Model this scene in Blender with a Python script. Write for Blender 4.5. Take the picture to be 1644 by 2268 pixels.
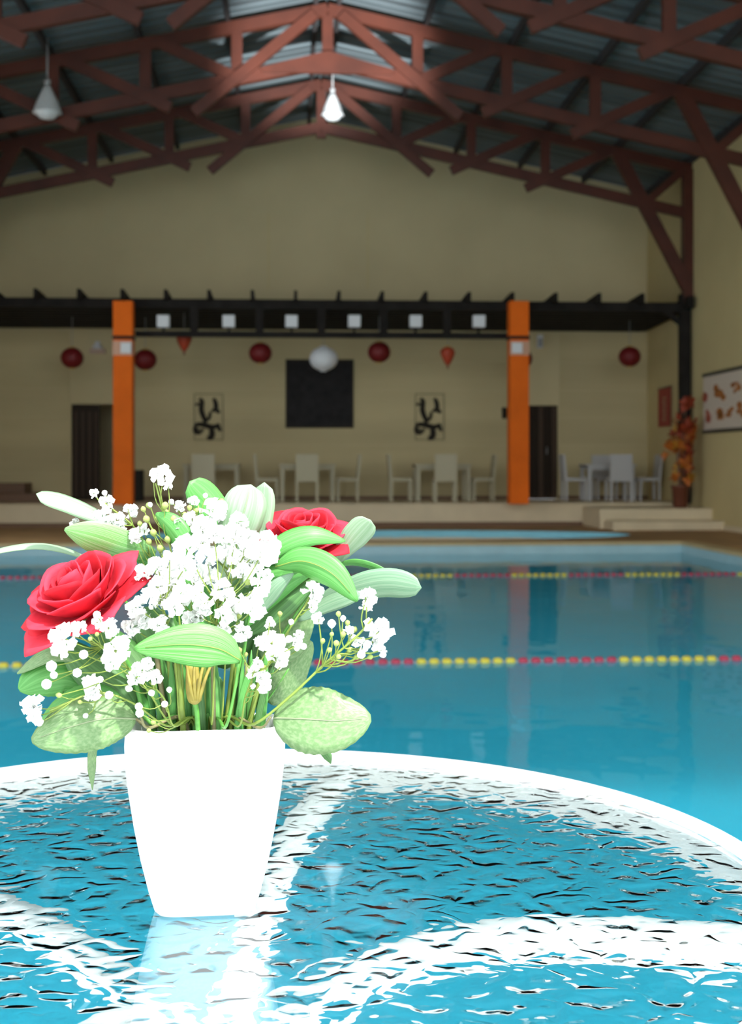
import bpy, bmesh, math, random
from mathutils import Vector, Matrix, noise

R = math.radians
rng = random.Random(7)
for o in list(bpy.data.objects):
    bpy.data.objects.remove(o)
S = bpy.context.scene
COL = S.collection

# ------------------------------------------------------------------ camera
EYE = Vector((0, 0, 1.14))
YAW = R(3.59)
FPX, PXC, PYC = 2900.0, 822.0, 1030.0          # focal length and principal point, pixels of 1644x2268
FWD = Vector((math.sin(YAW), math.cos(YAW), 0))
RGT = Vector((math.cos(YAW), -math.sin(YAW), 0))
UP = Vector((0, 0, 1))


def ray(px, py):
    return FWD + RGT * ((px - PXC) / FPX) + UP * ((PYC - py) / FPX)


def at(px, py, d):
    """point at distance d along the optical axis"""
    return EYE + ray(px, py) * d


def at_y(px, py, Y):
    r = ray(px, py)
    return EYE + r * (Y / r.y)


def at_x(px, py, X):
    r = ray(px, py)
    return EYE + r * (X / r.x)


cam_d = bpy.data.cameras.new('camera')
cam = bpy.data.objects.new('camera', cam_d)
COL.objects.link(cam)
cam.location = EYE
cam.rotation_euler = (R(90), 0, -YAW)
cam_d.sensor_fit = 'VERTICAL'
cam_d.sensor_height = 24.0
cam_d.sensor_width = 24.0 * 1644 / 2268
cam_d.lens = FPX / 2268 * 24.0
cam_d.shift_y = -(2268 / 2 - PYC) / 2268
cam_d.clip_start = 0.05
cam_d.clip_end = 300
cam_d.dof.use_dof = True
cam_d.dof.focus_distance = 1.2
cam_d.dof.aperture_fstop = 7.0
S.camera = cam

# ------------------------------------------------------------------ light
W = bpy.data.worlds.new('sky')
S.world = W
W.use_nodes = True
_n = W.node_tree.nodes
_bg = _n['Background']
_bg.inputs['Color'].default_value = (0.86, 0.94, 1.0, 1)
_bg.inputs['Strength'].default_value = 3.5
sun_d = bpy.data.lights.new('sun', 'SUN')
sun_d.energy = 8.5
sun_d.angle = R(2.0)
sun_d.color = (1.0, 0.98, 0.94)
sun = bpy.data.objects.new('sun', sun_d)
COL.objects.link(sun)
SUN_FROM = Vector((0.35, -0.55, 1.0)).normalized()
sun.rotation_euler = SUN_FROM.to_track_quat('Z', 'Y').to_euler()
sun.location = (3, -5, 12)

# added spot lamp, stands in for pool-reflected sunlight on the middle truss
gl_d = bpy.data.lights.new('added_glint_spot', 'SPOT')
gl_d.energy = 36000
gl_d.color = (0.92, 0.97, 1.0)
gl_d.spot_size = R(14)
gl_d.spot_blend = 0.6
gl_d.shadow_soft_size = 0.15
glint_spot = bpy.data.objects.new('added_glint_spot', gl_d)
COL.objects.link(glint_spot)
glint_spot.location = (0.9, 7.0, -0.05)
glint_spot.rotation_euler = (glint_spot.location - Vector((0.6, 20.3, 7.35))).to_track_quat('Z', 'Y').to_euler()

vs = S.view_settings
vs.view_transform = 'Standard'
vs.look = 'None'
vs.gamma = 1.0
vs.use_curve_mapping = False
vs.exposure = 0.0
S.display_settings.display_device = 'sRGB'
S.cycles.max_bounces = 14
S.cycles.diffuse_bounces = 6
S.cycles.transmission_bounces = 10
S.cycles.sample_clamp_indirect = 6.0

# ------------------------------------------------------------------ materials


def mat(name, col, rough=0.6, var=0.0, scale=5.0, metal=0.0, spec=0.5, bump=0.0, bscale=40.0, sub=0.0, stretch=None):
    m = bpy.data.materials.new(name)
    m.use_nodes = True
    nt = m.node_tree
    b = nt.nodes['Principled BSDF']
    b.inputs['Base Color'].default_value = (*col, 1)
    b.inputs['Roughness'].default_value = rough
    b.inputs['Metallic'].default_value = metal
    b.inputs['Specular IOR Level'].default_value = spec
    if var or bump:
        tc = nt.nodes.new('ShaderNodeTexCoord')
        mp = nt.nodes.new('ShaderNodeMapping')
        nt.links.new(tc.outputs['Object'], mp.inputs['Vector'])
        if stretch:
            mp.inputs['Scale'].default_value = stretch
    if var:
        ns = nt.nodes.new('ShaderNodeTexNoise')
        ns.inputs['Scale'].default_value = scale
        ns.inputs['Detail'].default_value = 5
        nt.links.new(mp.outputs[0], ns.inputs['Vector'])
        rp = nt.nodes.new('ShaderNodeValToRGB')
        rp.color_ramp.elements[0].position = 0.3
        rp.color_ramp.elements[1].position = 0.7
        rp.color_ramp.elements[0].color = (*[max(0, c * (1 - var)) for c in col], 1)
        rp.color_ramp.elements[1].color = (*[min(1, c * (1 + var)) for c in col], 1)
        nt.links.new(ns.outputs['Fac'], rp.inputs['Fac'])
        nt.links.new(rp.outputs['Color'], b.inputs['Base Color'])
    if bump:
        nb = nt.nodes.new('ShaderNodeTexNoise')
        nb.inputs['Scale'].default_value = bscale
        nb.inputs['Detail'].default_value = 4
        nt.links.new(mp.outputs[0], nb.inputs['Vector'])
        bp = nt.nodes.new('ShaderNodeBump')
        bp.inputs['Strength'].default_value = bump
        bp.inputs['Distance'].default_value = 0.02
        nt.links.new(nb.outputs['Fac'], bp.inputs['Height'])
        nt.links.new(bp.outputs['Normal'], b.inputs['Normal'])
    return m


M = {}
M['wall'] = mat('cream_plaster', (0.60, 0.50, 0.29), 0.85, 0.06, 0.7, spec=0.2)
M['wall_board'] = mat('cream_board', (0.55, 0.45, 0.25), 0.8, 0.08, 0.8, spec=0.2, stretch=(0.3, 1, 2.4))
M['wall_side'] = mat('side_plaster', (0.60, 0.48, 0.24), 0.85, 0.06, 0.7, spec=0.2)
M['platform'] = mat('platform_tile', (0.66, 0.54, 0.35), 0.6, 0.08, 2.0)
M['deck'] = mat('terracotta_deck', (0.38, 0.215, 0.085), 0.7, 0.25, 1.2, bump=0.1)
M['bounce_floor'] = mat('pale_bounce_floor', (0.62, 0.64, 0.63), 0.6, 0.06, 2.0)
M['coping'] = mat('coping_stone', (0.50, 0.36, 0.18), 0.6, 0.1, 2.0)
M['roof'] = mat('grey_roof_sheet', (0.105, 0.13, 0.138), 0.5, 0.45, 1.0, spec=0.25, stretch=(0.08, 4.0, 0.3))
M['steel'] = mat('red_oxide_steel', (0.075, 0.017, 0.008), 0.48, 0.25, 2.0, spec=0.4)
M['purlin'] = mat('dark_purlin', (0.05, 0.045, 0.045), 0.6, spec=0.08)
M['dark_wood'] = mat('black_brown_timber', (0.020, 0.017, 0.015), 0.6, 0.3, 3.0, spec=0.05)
M['orange'] = mat('orange_paint', (0.80, 0.145, 0.010), 0.6, 0.1, 1.5, spec=0.1)
M['white'] = mat('white_gloss', (0.80, 0.80, 0.80), 0.35)
M['lamp_white'] = mat('lamp_enamel', (0.55, 0.56, 0.56), 0.5)
M['matt_white'] = mat('white_matt', (0.78, 0.78, 0.77), 0.6)
M['chair_white'] = mat('chair_white', (0.50, 0.48, 0.46), 0.5)
M['chair_cream'] = mat('chair_cream', (0.47, 0.42, 0.28), 0.6)
M['black'] = mat('black_board', (0.022, 0.02, 0.02), 0.6, 0.3, 6.0, spec=0.08)
M['door_dark'] = mat('dark_door', (0.03, 0.02, 0.013), 0.5, spec=0.08)
M['door_rib'] = mat('door_rib', (0.07, 0.045, 0.03), 0.5, spec=0.08)
M['iron'] = mat('black_iron', (0.03, 0.025, 0.018), 0.5, spec=0.08)
M['lantern_red'] = mat('red_silk', (0.15, 0.002, 0.003), 0.6, 0.15, 30)
M['lantern_orange'] = mat('orange_red_paper', (0.40, 0.045, 0.012), 0.6)
M['gold'] = mat('gold_trim', (0.55, 0.35, 0.08), 0.4)
M['paper_white'] = mat('white_paper', (0.74, 0.74, 0.75), 0.7)
M['brown_pot'] = mat('brown_pot', (0.14, 0.04, 0.02), 0.4)
M['brown_step'] = mat('brown_step', (0.16, 0.08, 0.04), 0.6)
M['leaf_orange'] = mat('autumn_orange', (0.42, 0.11, 0.008), 0.6, 0.3, 20)
M['leaf_red'] = mat('autumn_red', (0.28, 0.035, 0.008), 0.6, 0.3, 20)
M['leaf_yellow'] = mat('autumn_yellow', (0.46, 0.22, 0.015), 0.6, 0.3, 20)
M['banner_red'] = mat('red_banner', (0.36, 0.05, 0.03), 0.7)
M['banner_mark'] = mat('pale_mark', (0.45, 0.25, 0.16), 0.7)
M['print_white'] = mat('print_paper', (0.66, 0.55, 0.44), 0.7)
M['print_orange'] = mat('print_rust', (0.40, 0.14, 0.03), 0.7, 0.3, 12)
M['print_red'] = mat('print_red', (0.40, 0.09, 0.05), 0.7, 0.3, 12)
M['frame_dark'] = mat('dark_frame', (0.05, 0.045, 0.03), 0.5)
M['float_red'] = mat('red_float', (0.34, 0.02, 0.05), 0.5)
M['float_yellow'] = mat('yellow_float', (0.50, 0.40, 0.03), 0.5)
M['cable'] = mat('cable', (0.3, 0.3, 0.3), 0.5)
M['pool_tile'] = mat('pool_tile', (0.34, 0.50, 0.54), 0.35, 0.06, 4)
M['pool_floor'] = mat('pool_floor', (0.07, 0.50, 0.67), 0.5, 0.06, 0.6)
M['kiddie_floor'] = mat('kiddie_floor', (0.20, 0.52, 0.62), 0.5, 0.06, 1.5)
M['rose'] = mat('red_velvet_petal', (0.62, 0.028, 0.052), 0.75, 0.22, 60, spec=0.25)
M['rose_dark'] = mat('deep_red_petal', (0.48, 0.014, 0.026), 0.75, 0.2, 60, spec=0.2)
M['blossom'] = mat('white_blossom', (0.86, 0.87, 0.84), 0.7)
M['bud'] = mat('pale_bud', (0.30, 0.38, 0.10), 0.6)
M['midrib'] = mat('pale_midrib', (0.24, 0.29, 0.16), 0.5)
M['stem'] = mat('yellow_green_stem', (0.20, 0.28, 0.045), 0.5)
M['stem_green'] = mat('green_stem', (0.10, 0.32, 0.05), 0.45, 0.3, 60)
M['stem_brown'] = mat('tan_stem', (0.22, 0.20, 0.09), 0.5, 0.2, 60)
M['calyx'] = mat('yellow_calyx', (0.32, 0.25, 0.045), 0.5, 0.25, 80)
M['foam'] = mat('dark_green_foam', (0.03, 0.07, 0.03), 0.9)


def leaf_mat(name, base, stripe, freq=9.0, amt=0.8, rough=0.45, along=0.15, mott=0.15):
    """leaf colour with lengthwise veins (own colour of the leaf), laid by the leaf's UV map"""
    m = bpy.data.materials.new(name)
    m.use_nodes = True
    nt = m.node_tree
    N = nt.nodes.new
    b = nt.nodes['Principled BSDF']
    b.inputs['Roughness'].default_value = rough
    b.inputs['Specular IOR Level'].default_value = 0.4
    uv = N('ShaderNodeUVMap')
    mp = N('ShaderNodeMapping')
    mp.inputs['Scale'].default_value = (freq, along, 1)
    nt.links.new(uv.outputs[0], mp.inputs[0])
    ns = N('ShaderNodeTexNoise')
    ns.inputs['Scale'].default_value = 3.0
    ns.inputs['Detail'].default_value = 3
    nt.links.new(mp.outputs[0], ns.inputs['Vector'])
    rp = N('ShaderNodeValToRGB')
    rp.color_ramp.elements[0].position = 0.42
    rp.color_ramp.elements[1].position = 0.62
    rp.color_ramp.elements[0].color = (*base, 1)
    rp.color_ramp.elements[1].color = (*[base[i] + (stripe[i] - base[i]) * amt for i in range(3)], 1)
    nt.links.new(ns.outputs['Fac'], rp.inputs['Fac'])
    n2 = N('ShaderNodeTexNoise')
    n2.inputs['Scale'].default_value = 90
    tc = N('ShaderNodeTexCoord')
    nt.links.new(tc.outputs['Object'], n2.inputs['Vector'])
    mx = N('ShaderNodeMix')
    mx.data_type = 'RGBA'
    mx.blend_type = 'OVERLAY'
    mx.inputs[0].default_value = mott * 2
    nt.links.new(rp.outputs['Color'], mx.inputs[6])
    nt.links.new(n2.outputs['Color'], mx.inputs[7])
    hs = N('ShaderNodeHueSaturation')
    nt.links.new(mx.outputs[2], hs.inputs['Color'])
    nt.links.new(rp.outputs['Color'], b.inputs['Base Color'])
    bp = N('ShaderNodeBump')
    bp.inputs['Strength'].default_value = 0.35
    bp.inputs['Distance'].default_value = 0.001
    nt.links.new(ns.outputs['Fac'], bp.inputs['Height'])
    nt.links.new(bp.outputs['Normal'], b.inputs['Normal'])
    return m


M['leaf'] = leaf_mat('green_leaf', (0.065, 0.25, 0.045), (0.12, 0.34, 0.085), 6)
M['leaf_vivid'] = leaf_mat('striped_leaf', (0.060, 0.26, 0.035), (0.20, 0.46, 0.14), 15, 1.0)
M['leaf_light'] = leaf_mat('light_green_leaf', (0.12, 0.32, 0.08), (0.26, 0.44, 0.20), 12)
M['leaf_pale'] = leaf_mat('pale_leaf', (0.19, 0.30, 0.17), (0.28, 0.37, 0.26), 7)
M['leaf_grey'] = leaf_mat('grey_green_leaf', (0.13, 0.24, 0.14), (0.21, 0.31, 0.20), 7)
M['leaf_olive'] = leaf_mat('ovate_leaf', (0.115, 0.21, 0.075), (0.185, 0.28, 0.125), 6.0, 0.9, along=6.0)
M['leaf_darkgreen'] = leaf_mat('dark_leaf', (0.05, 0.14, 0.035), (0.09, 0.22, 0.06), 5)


def glass_mat():
    m = bpy.data.materials.new('hammered_glass')
    m.use_nodes = True
    nt = m.node_tree
    nt.nodes.clear()
    N = nt.nodes.new
    out = N('ShaderNodeOutputMaterial')
    b = N('ShaderNodeBsdfPrincipled')
    b.inputs['Base Color'].default_value = (0.90, 0.98, 0.975, 1)
    b.inputs['Roughness'].default_value = 0.0
    b.inputs['IOR'].default_value = 1.5
    b.inputs['Transmission Weight'].default_value = 1.0
    nt.links.new(b.outputs[0], out.inputs[0])
    return m, nt, b, N


def hammered(nt, b, N, strength=1.0, scale=30.0):
    """pebbled relief of the underside: rounded cells"""
    tc = N('ShaderNodeTexCoord')
    mp = N('ShaderNodeMapping')
    nt.links.new(tc.outputs['Object'], mp.inputs['Vector'])
    nz = N('ShaderNodeTexNoise')
    nz.inputs['Scale'].default_value = scale * 0.8
    nz.inputs['Detail'].default_value = 2
    nt.links.new(mp.outputs[0], nz.inputs['Vector'])
    mx = N('ShaderNodeMix')
    mx.data_type = 'RGBA'
    mx.blend_type = 'LINEAR_LIGHT'
    mx.inputs[0].default_value = 0.03
    nt.links.new(mp.outputs[0], mx.inputs[6])
    nt.links.new(nz.outputs['Color'], mx.inputs[7])
    vo = N('ShaderNodeTexVoronoi')
    vo.feature = 'DISTANCE_TO_EDGE'
    vo.inputs['Scale'].default_value = scale
    nt.links.new(mx.outputs[2], vo.inputs['Vector'])
    mr = N('ShaderNodeMapRange')
    mr.interpolation_type = 'SMOOTHERSTEP'
    mr.inputs['From Max'].default_value = 0.42
    nt.links.new(vo.outputs['Distance'], mr.inputs['Value'])
    n2 = N('ShaderNodeTexNoise')
    n2.inputs['Scale'].default_value = scale * 1.5
    n2.inputs['Detail'].default_value = 1
    nt.links.new(mp.outputs[0], n2.inputs['Vector'])
    ad = N('ShaderNodeMath')
    ad.operation = 'MULTIPLY_ADD'
    ad.inputs[1].default_value = 0.35
    nt.links.new(n2.outputs['Fac'], ad.inputs[0])
    nt.links.new(mr.outputs[0], ad.inputs[2])
    bp = N('ShaderNodeBump')
    bp.inputs['Strength'].default_value = strength
    bp.inputs['Distance'].default_value = 0.004
    bp.invert = True
    nt.links.new(ad.outputs[0], bp.inputs['Height'])
    nt.links.new(bp.outputs['Normal'], b.inputs['Normal'])


_m, _nt, _b, _N = glass_mat()
M['glass_top'] = _m
_m, _nt, _b, _N = glass_mat()
_m.name = 'hammered_glass_underside'
hammered(_nt, _b, _N, 0.17, 24.0)
M['glass_bottom'] = _m


def water_mat(name, tint, bump=0.06, scale=1.6):
    m = bpy.data.materials.new(name)
    m.use_nodes = True
    nt = m.node_tree
    N = nt.nodes.new
    b = nt.nodes['Principled BSDF']
    b.inputs['Base Color'].default_value = (*tint, 1)
    b.inputs['Roughness'].default_value = 0.02
    b.inputs['IOR'].default_value = 1.12
    b.inputs['Transmission Weight'].default_value = 1.0
    tc = N('ShaderNodeTexCoord')
    nz = N('ShaderNodeTexNoise')
    nz.inputs['Scale'].default_value = scale
    nz.inputs['Detail'].default_value = 2
    nt.links.new(tc.outputs['Object'], nz.inputs['Vector'])
    bp = N('ShaderNodeBump')
    bp.inputs['Strength'].default_value = bump
    bp.inputs['Distance'].default_value = 0.1
    nt.links.new(nz.outputs['Fac'], bp.inputs['Height'])
    nt.links.new(bp.outputs['Normal'], b.inputs['Normal'])
    return m


M['water'] = water_mat('pool_water', (0.5, 0.95, 1.0))
M['kiddie_water'] = water_mat('shallow_water', (0.85, 0.98, 1.0))

# ------------------------------------------------------------------ mesh helpers


def frame_of(d, hint=UP):
    d = d.normalized()
    if abs(d.dot(hint)) > 0.98:
        hint = Vector((0, 1, 0)) if abs(d.y) < 0.9 else Vector((1, 0, 0))
    s = d.cross(hint).normalized()
    return d, s, s.cross(d).normalized()


class MB:
    """collects primitives into one mesh"""

    def __init__(self):
        self.v, self.f, self.smooth, self.mi = [], [], [], []

    def add(self, vs, fs, smooth=False, mi=0):
        k = len(self.v)
        self.v += [Vector(p) for p in vs]
        self.f += [tuple(i + k for i in f) for f in fs]
        self.smooth += [smooth] * len(fs)
        self.mi += [mi] * len(fs)
        return self

    def box(self, c, s, bev=0.0):
        x, y, z = s[0] / 2, s[1] / 2, s[2] / 2
        c = Vector(c)
        if bev <= 0:
            vs = [c + Vector((sx * x, sy * y, sz * z)) for sz in (-1, 1) for sy in (-1, 1) for sx in (-1, 1)]
            return self.add(vs, [(0, 2, 3, 1), (4, 5, 7, 6), (0, 1, 5, 4), (2, 6, 7, 3), (0, 4, 6, 2), (1, 3, 7, 5)])
        bm = bmesh.new()
        bmesh.ops.create_cube(bm, size=1.0)
        for v in bm.verts:
            v.co = Vector((v.co.x * s[0], v.co.y * s[1], v.co.z * s[2]))
        bmesh.ops.bevel(bm, geom=list(bm.edges), offset=bev, segments=2, profile=0.5, affect='EDGES')
        bm.verts.index_update()
        self.add([c + v.co for v in bm.verts], [tuple(v.index for v in f.verts) for f in bm.faces])
        bm.free()
        return self

    def span(self, lo, hi, bev=0.0):
        lo, hi = Vector(lo), Vector(hi)
        return self.box((lo + hi) / 2, hi - lo, bev)

    def bar(self, a, b, w, h, hint=UP):
        """rectangular bar, w across (horizontal), h along hint"""
        a, b = Vector(a), Vector(b)
        d, s, u = frame_of(b - a, hint)
        vs = [p + s * (i * w / 2) + u * (j * h / 2) for p in (a, b) for i, j in ((-1, -1), (1, -1), (1, 1), (-1, 1))]
        return self.add(vs, [(3, 2, 1, 0), (4, 5, 6, 7), (0, 1, 5, 4), (1, 2, 6, 5), (2, 3, 7, 6), (3, 0, 4, 7)])

    def tube(self, pts, r, n=6, cap=True, r2=None, flat=1.0, hint=UP):
        pts = [Vector(p) for p in pts]
        m = len(pts)
        vs = []
        sp = None
        for i, p in enumerate(pts):
            t = (pts[min(i + 1, m - 1)] - pts[max(i - 1, 0)])
            if t.length < 1e-9:
                t = Vector((0, 0, 1))
            t.normalize()
            if sp is None:
                _, s, u = frame_of(t, hint)
            else:
                s = (sp - t * sp.dot(t))
                s = s.normalized() if s.length > 1e-6 else frame_of(t)[1]
                u = s.cross(t)
            sp = s
            rr = r if r2 is None else r + (r2 - r) * i / max(1, m - 1)
            if isinstance(r, (list, tuple)):
                rr = r[i]
            for k in range(n):
                a = 2 * math.pi * k / n
                vs.append(p + s * (math.cos(a) * rr) + u * (math.sin(a) * rr * flat))
        fs = [(i * n + k, i * n + (k + 1) % n, (i + 1) * n + (k + 1) % n, (i + 1) * n + k) for i in range(m - 1) for k in range(n)]
        if cap:
            fs += [tuple(range(n - 1, -1, -1)), tuple((m - 1) * n + k for k in range(n))]
        return self.add(vs, fs, True)

    def lathe(self, prof, n=16, c=(0, 0, 0), cap=True):
        c = Vector(c)
        vs = [c + Vector((r * math.cos(2 * math.pi * k / n), r * math.sin(2 * math.pi * k / n), z)) for r, z in prof for k in range(n)]
        m = len(prof)
        fs = [(i * n + k, i * n + (k + 1) % n, (i + 1) * n + (k + 1) % n, (i + 1) * n + k) for i in range(m - 1) for k in range(n)]
        if cap:
            fs += [tuple(range(n - 1, -1, -1)), tuple((m - 1) * n + k for k in range(n))]
        return self.add(vs, fs, True)

    def prism(self, poly, off):
        """poly: list of 3-D points, off: extrusion vector"""
        poly = [Vector(p) for p in poly]
        off = Vector(off)
        n = len(poly)
        vs = poly + [p + off for p in poly]
        return self.add(vs, [tuple(range(n - 1, -1, -1)), tuple(range(n, 2 * n))] + [(k, (k + 1) % n, n + (k + 1) % n, n + k) for k in range(n)])

    def mesh(self, name, m=None, off=None):
        me = bpy.data.meshes.new(name)
        o = off or Vector()
        me.from_pydata([tuple(p - o) for p in self.v], [], self.f)
        me.polygons.foreach_set('use_smooth', self.smooth)
        me.polygons.foreach_set('material_index', self.mi)
        if m is not None:
            for q in (m if isinstance(m, (list, tuple)) else [m]):
                me.materials.append(q)
        me.update()
        bm = bmesh.new()
        bm.from_mesh(me)
        bmesh.ops.recalc_face_normals(bm, faces=bm.faces)
        bm.to_mesh(me)
        bm.free()
        return me

    def build(self, name, m, parent=None, loc=None):
        """object from world-space geometry; a child stays relative to its root's place"""
        if parent is not None:
            off = root_of(parent).location.copy()
        else:
            off = Vector(loc) if loc is not None else Vector()
        o = bpy.data.objects.new(name, self.mesh(name, m, off))
        COL.objects.link(o)
        if parent is not None:
            o.parent = parent
        else:
            o.location = off
        return o


def root_of(o):
    while o.parent is not None:
        o = o.parent
    return o


def tag(o, label=None, cat=None, group=None, kind=None):
    if label: o['label'] = label
    if cat: o['category'] = cat
    if group: o['group'] = group
    if kind: o['kind'] = kind
    return o


def thing(name, label, cat, loc=(0, 0, 0), group=None):
    o = bpy.data.objects.new(name, None)
    o.empty_display_size = 0.1
    COL.objects.link(o)
    o.location = loc
    return tag(o, label, cat, group)


def struct(name, mb, m, parent=None):
    o = mb.build(name, m, parent)
    if parent is None:
        o['kind'] = 'structure'
    return o


def child_mesh(name, me, parent, loc=(0, 0, 0), rot=(0, 0, 0), sc=1.0, label=None):
    o = bpy.data.objects.new(name, me)
    COL.objects.link(o)
    o.parent = parent
    o.location = loc
    o.rotation_euler = rot
    o.scale = (sc, sc, sc) if not isinstance(sc, (tuple, list)) else sc
    if label: o['label'] = label
    return o


def copy_tree(o, loc=None, rotz=None, label=None, parent=None):
    c = o.copy()
    COL.objects.link(c)
    if parent is not None:
        c.parent = parent
    if loc is not None: c.location = loc
    if rotz is not None: c.rotation_euler = (0, 0, rotz)
    if label: c['label'] = label
    for ch in list(o.children):
        copy_tree(ch, parent=c)
    return c


def spline(pts, n):
    """Catmull-Rom through pts, n samples"""
    P = [Vector(p) for p in pts]
    if len(P) == 2:
        return [P[0].lerp(P[1], i / (n - 1)) for i in range(n)]
    P = [P[0] * 2 - P[1]] + P + [P[-1] * 2 - P[-2]]
    m = len(P) - 3
    out = []
    for i in range(n):
        t = i / (n - 1) * m
        k = min(int(t), m - 1)
        t -= k
        a, b, c, d = P[k:k + 4]
        out.append(0.5 * ((2 * b) + (c - a) * t + (2 * a - 5 * b + 4 * c - d) * t * t + (3 * b - a - 3 * c + d) * t ** 3))
    return out


# ------------------------------------------------------------------ the hall
RX, LX, BY, RIDGE = 7.6, -6.4, 27.4, 0.6
ROOF_Y0 = 2.5
PLAT_Y, PLAT_Z = 24.5, 0.42
HALF = RX - RIDGE
TOP_R, TOP_H = 8.28, 6.81            # top chord at ridge and at heel
SLOPE = (TOP_R - TOP_H) / HALF
ROOF_UP = 0.16


def top_z(x):
    return TOP_R - SLOPE * abs(x - RIDGE)


# pool outlines
PX0, PX1, PY0, PY1 = -5.2, 5.76, 2.2, 18.9
WATER_Z, POOL_Z = -0.155, -1.6
KC, KA, KB = Vector((1.35, 21.25)), 4.25, 1.55   # paddling pool ellipse

# floor: deck with the two pool openings (built of strips round the rectangle and a ring round the ellipse)
fl = MB()
T = 0.25


def slab(x0, x1, y0, y1):
    fl.span((x0, y0, -T), (x1, y1, 0))


slab(-9, PX0 - 0.1, PY0, PY1)
slab(PX1 + 0.1, 10, PY0, PY1)
tr_ = MB().span((-9, -6, -T), (10, PY0 - 0.05, 0))  # unseen floor here made pale, so its bounce leaves no beige tint
struct('floor_terrace', tr_, M['bounce_floor'])
n = 64
el = [Vector((KC.x + KA * math.cos(2 * math.pi * k / n), KC.y + KB * math.sin(2 * math.pi * k / n), 0)) for k in range(n)]
bx0, bx1, by0, by1 = -9.0, 10.0, PY1, PLAT_Y + 0.3
outer = []
for k in range(n):
    dx, dy = math.cos(2 * math.pi * k / n) * KA, math.sin(2 * math.pi * k / n) * KB
    s = min(((bx1 - KC.x) / dx if dx > 1e-6 else (bx0 - KC.x) / dx if dx < -1e-6 else 1e9),
            ((by1 - KC.y) / dy if dy > 1e-6 else (by0 - KC.y) / dy if dy < -1e-6 else 1e9))
    outer.append(Vector((KC.x + dx * s, KC.y + dy * s, 0)))
for c in ((bx0, by0), (bx1, by0), (bx0, by1), (bx1, by1)):
    k = min(range(n), key=lambda k: (outer[k].xy - Vector(c)).length)
    outer[k] = Vector((*c, 0))
fl.add(el + outer, [(k, n + k, n + (k + 1) % n, (k + 1) % n) for k in range(n)])
struct('floor', fl, M['deck'])

# pool basin
pb = MB()
w = 0.2
pb.span((PX0 - w, PY0 - w, POOL_Z), (PX0, PY1 + w, -0.03))
pb.span((PX1, PY0 - w, POOL_Z), (PX1 + w, PY1 + w, -0.03))
pb.span((PX0, PY1, POOL_Z), (PX1, PY1 + w, -0.03))
pb.span((PX0, PY0 - w, POOL_Z), (PX1, PY0, -0.03))
basin = struct('pool_basin', pb, M['pool_tile'])
pf = MB().prism([(PX0 - w, PY0 - w, POOL_Z - 0.1), (PX0 - w, PY1 + w, POOL_Z - 0.1), (PX0 - w, PY1 + w, -1.0), (PX0 - w, PY0 - w, POOL_Z)], (PX1 - PX0 + 2 * w, 0, 0))
pf.build('pool_floor', M['pool_floor'], basin)
cp = MB()
cw = 0.22
cp.span((PX0 - cw, PY1 - 0.02, -0.03), (PX1 + cw, PY1 + cw, 0.015))
cp.span((PX1 - 0.02, PY0, -0.03), (PX1 + cw, PY1 - 0.02, 0.015))
cp.span((PX0 - cw, PY0, -0.03), (PX0 + 0.02, PY1 - 0.02, 0.015))
cp.build('coping', M['coping'], basin)
wt = MB().add([(PX0, PY0, WATER_Z), (PX1, PY0, WATER_Z), (PX1, PY1, WATER_Z), (PX0, PY1, WATER_Z)], [(0, 1, 2, 3)])
tag(wt.build('pool_water', M['water']), 'blue green water filling the long swimming pool', 'water', kind='stuff')

kb = MB()
dp = -0.22
ring = lambda s, z: [Vector((KC.x + KA * s * math.cos(2 * math.pi * k / n), KC.y + KB * s * math.sin(2 * math.pi * k / n), z)) for k in range(n)]
kb.add(ring(1.0, -0.001) + ring(1.0, dp) + ring(1.02, dp) + ring(1.02, -0.001),
       [(k + j * n, (k + 1) % n + j * n, (k + 1) % n + (j + 1) * n, k + (j + 1) * n) for j in range(3) for k in range(n)])
kb.add(ring(1.02, dp), [tuple(range(n))])
struct('paddling_pool_basin', kb, M['kiddie_floor'])
kw = MB().add(ring(0.998, -0.06), [tuple(range(n))])
tag(kw.build('paddling_pool_water', M['kiddie_water']), 'light blue water in the oval paddling pool beyond', 'water', kind='stuff')

# back wall with two door openings
pl_ = [at_y(158, 1000, BY), at_y(250, 1000, BY), at_y(1163, 1000, BY), at_y(1236, 1000, BY)]
D1, D2 = (pl_[0].x, pl_[1].x), (pl_[2].x - 0.15, pl_[3].x)
DOOR_H = PLAT_Z + 1.98
bw = MB()
wt_ = 0.3


def wall_piece(x0, x1, z0):
    poly = [(x0, BY, z0), (x1, BY, z0), (x1, BY, top_z(x1) + ROOF_UP - 0.03)]
    if x0 < RIDGE < x1:
        poly.append((RIDGE, BY, top_z(RIDGE) + ROOF_UP - 0.03))
    poly.append((x0, BY, top_z(x0) + ROOF_UP - 0.03))
    bw.prism(poly, (0, wt_, 0))


wall_piece(LX, D1[0], -0.1)
wall_piece(D1[0], D1[1], DOOR_H)
wall_piece(D1[1], D2[0], -0.1)
wall_piece(D2[0], D2[1], DOOR_H)
wall_piece(D2[1], RX, -0.1)
wall_back = struct('wall_back', bw, M['wall'])
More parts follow.
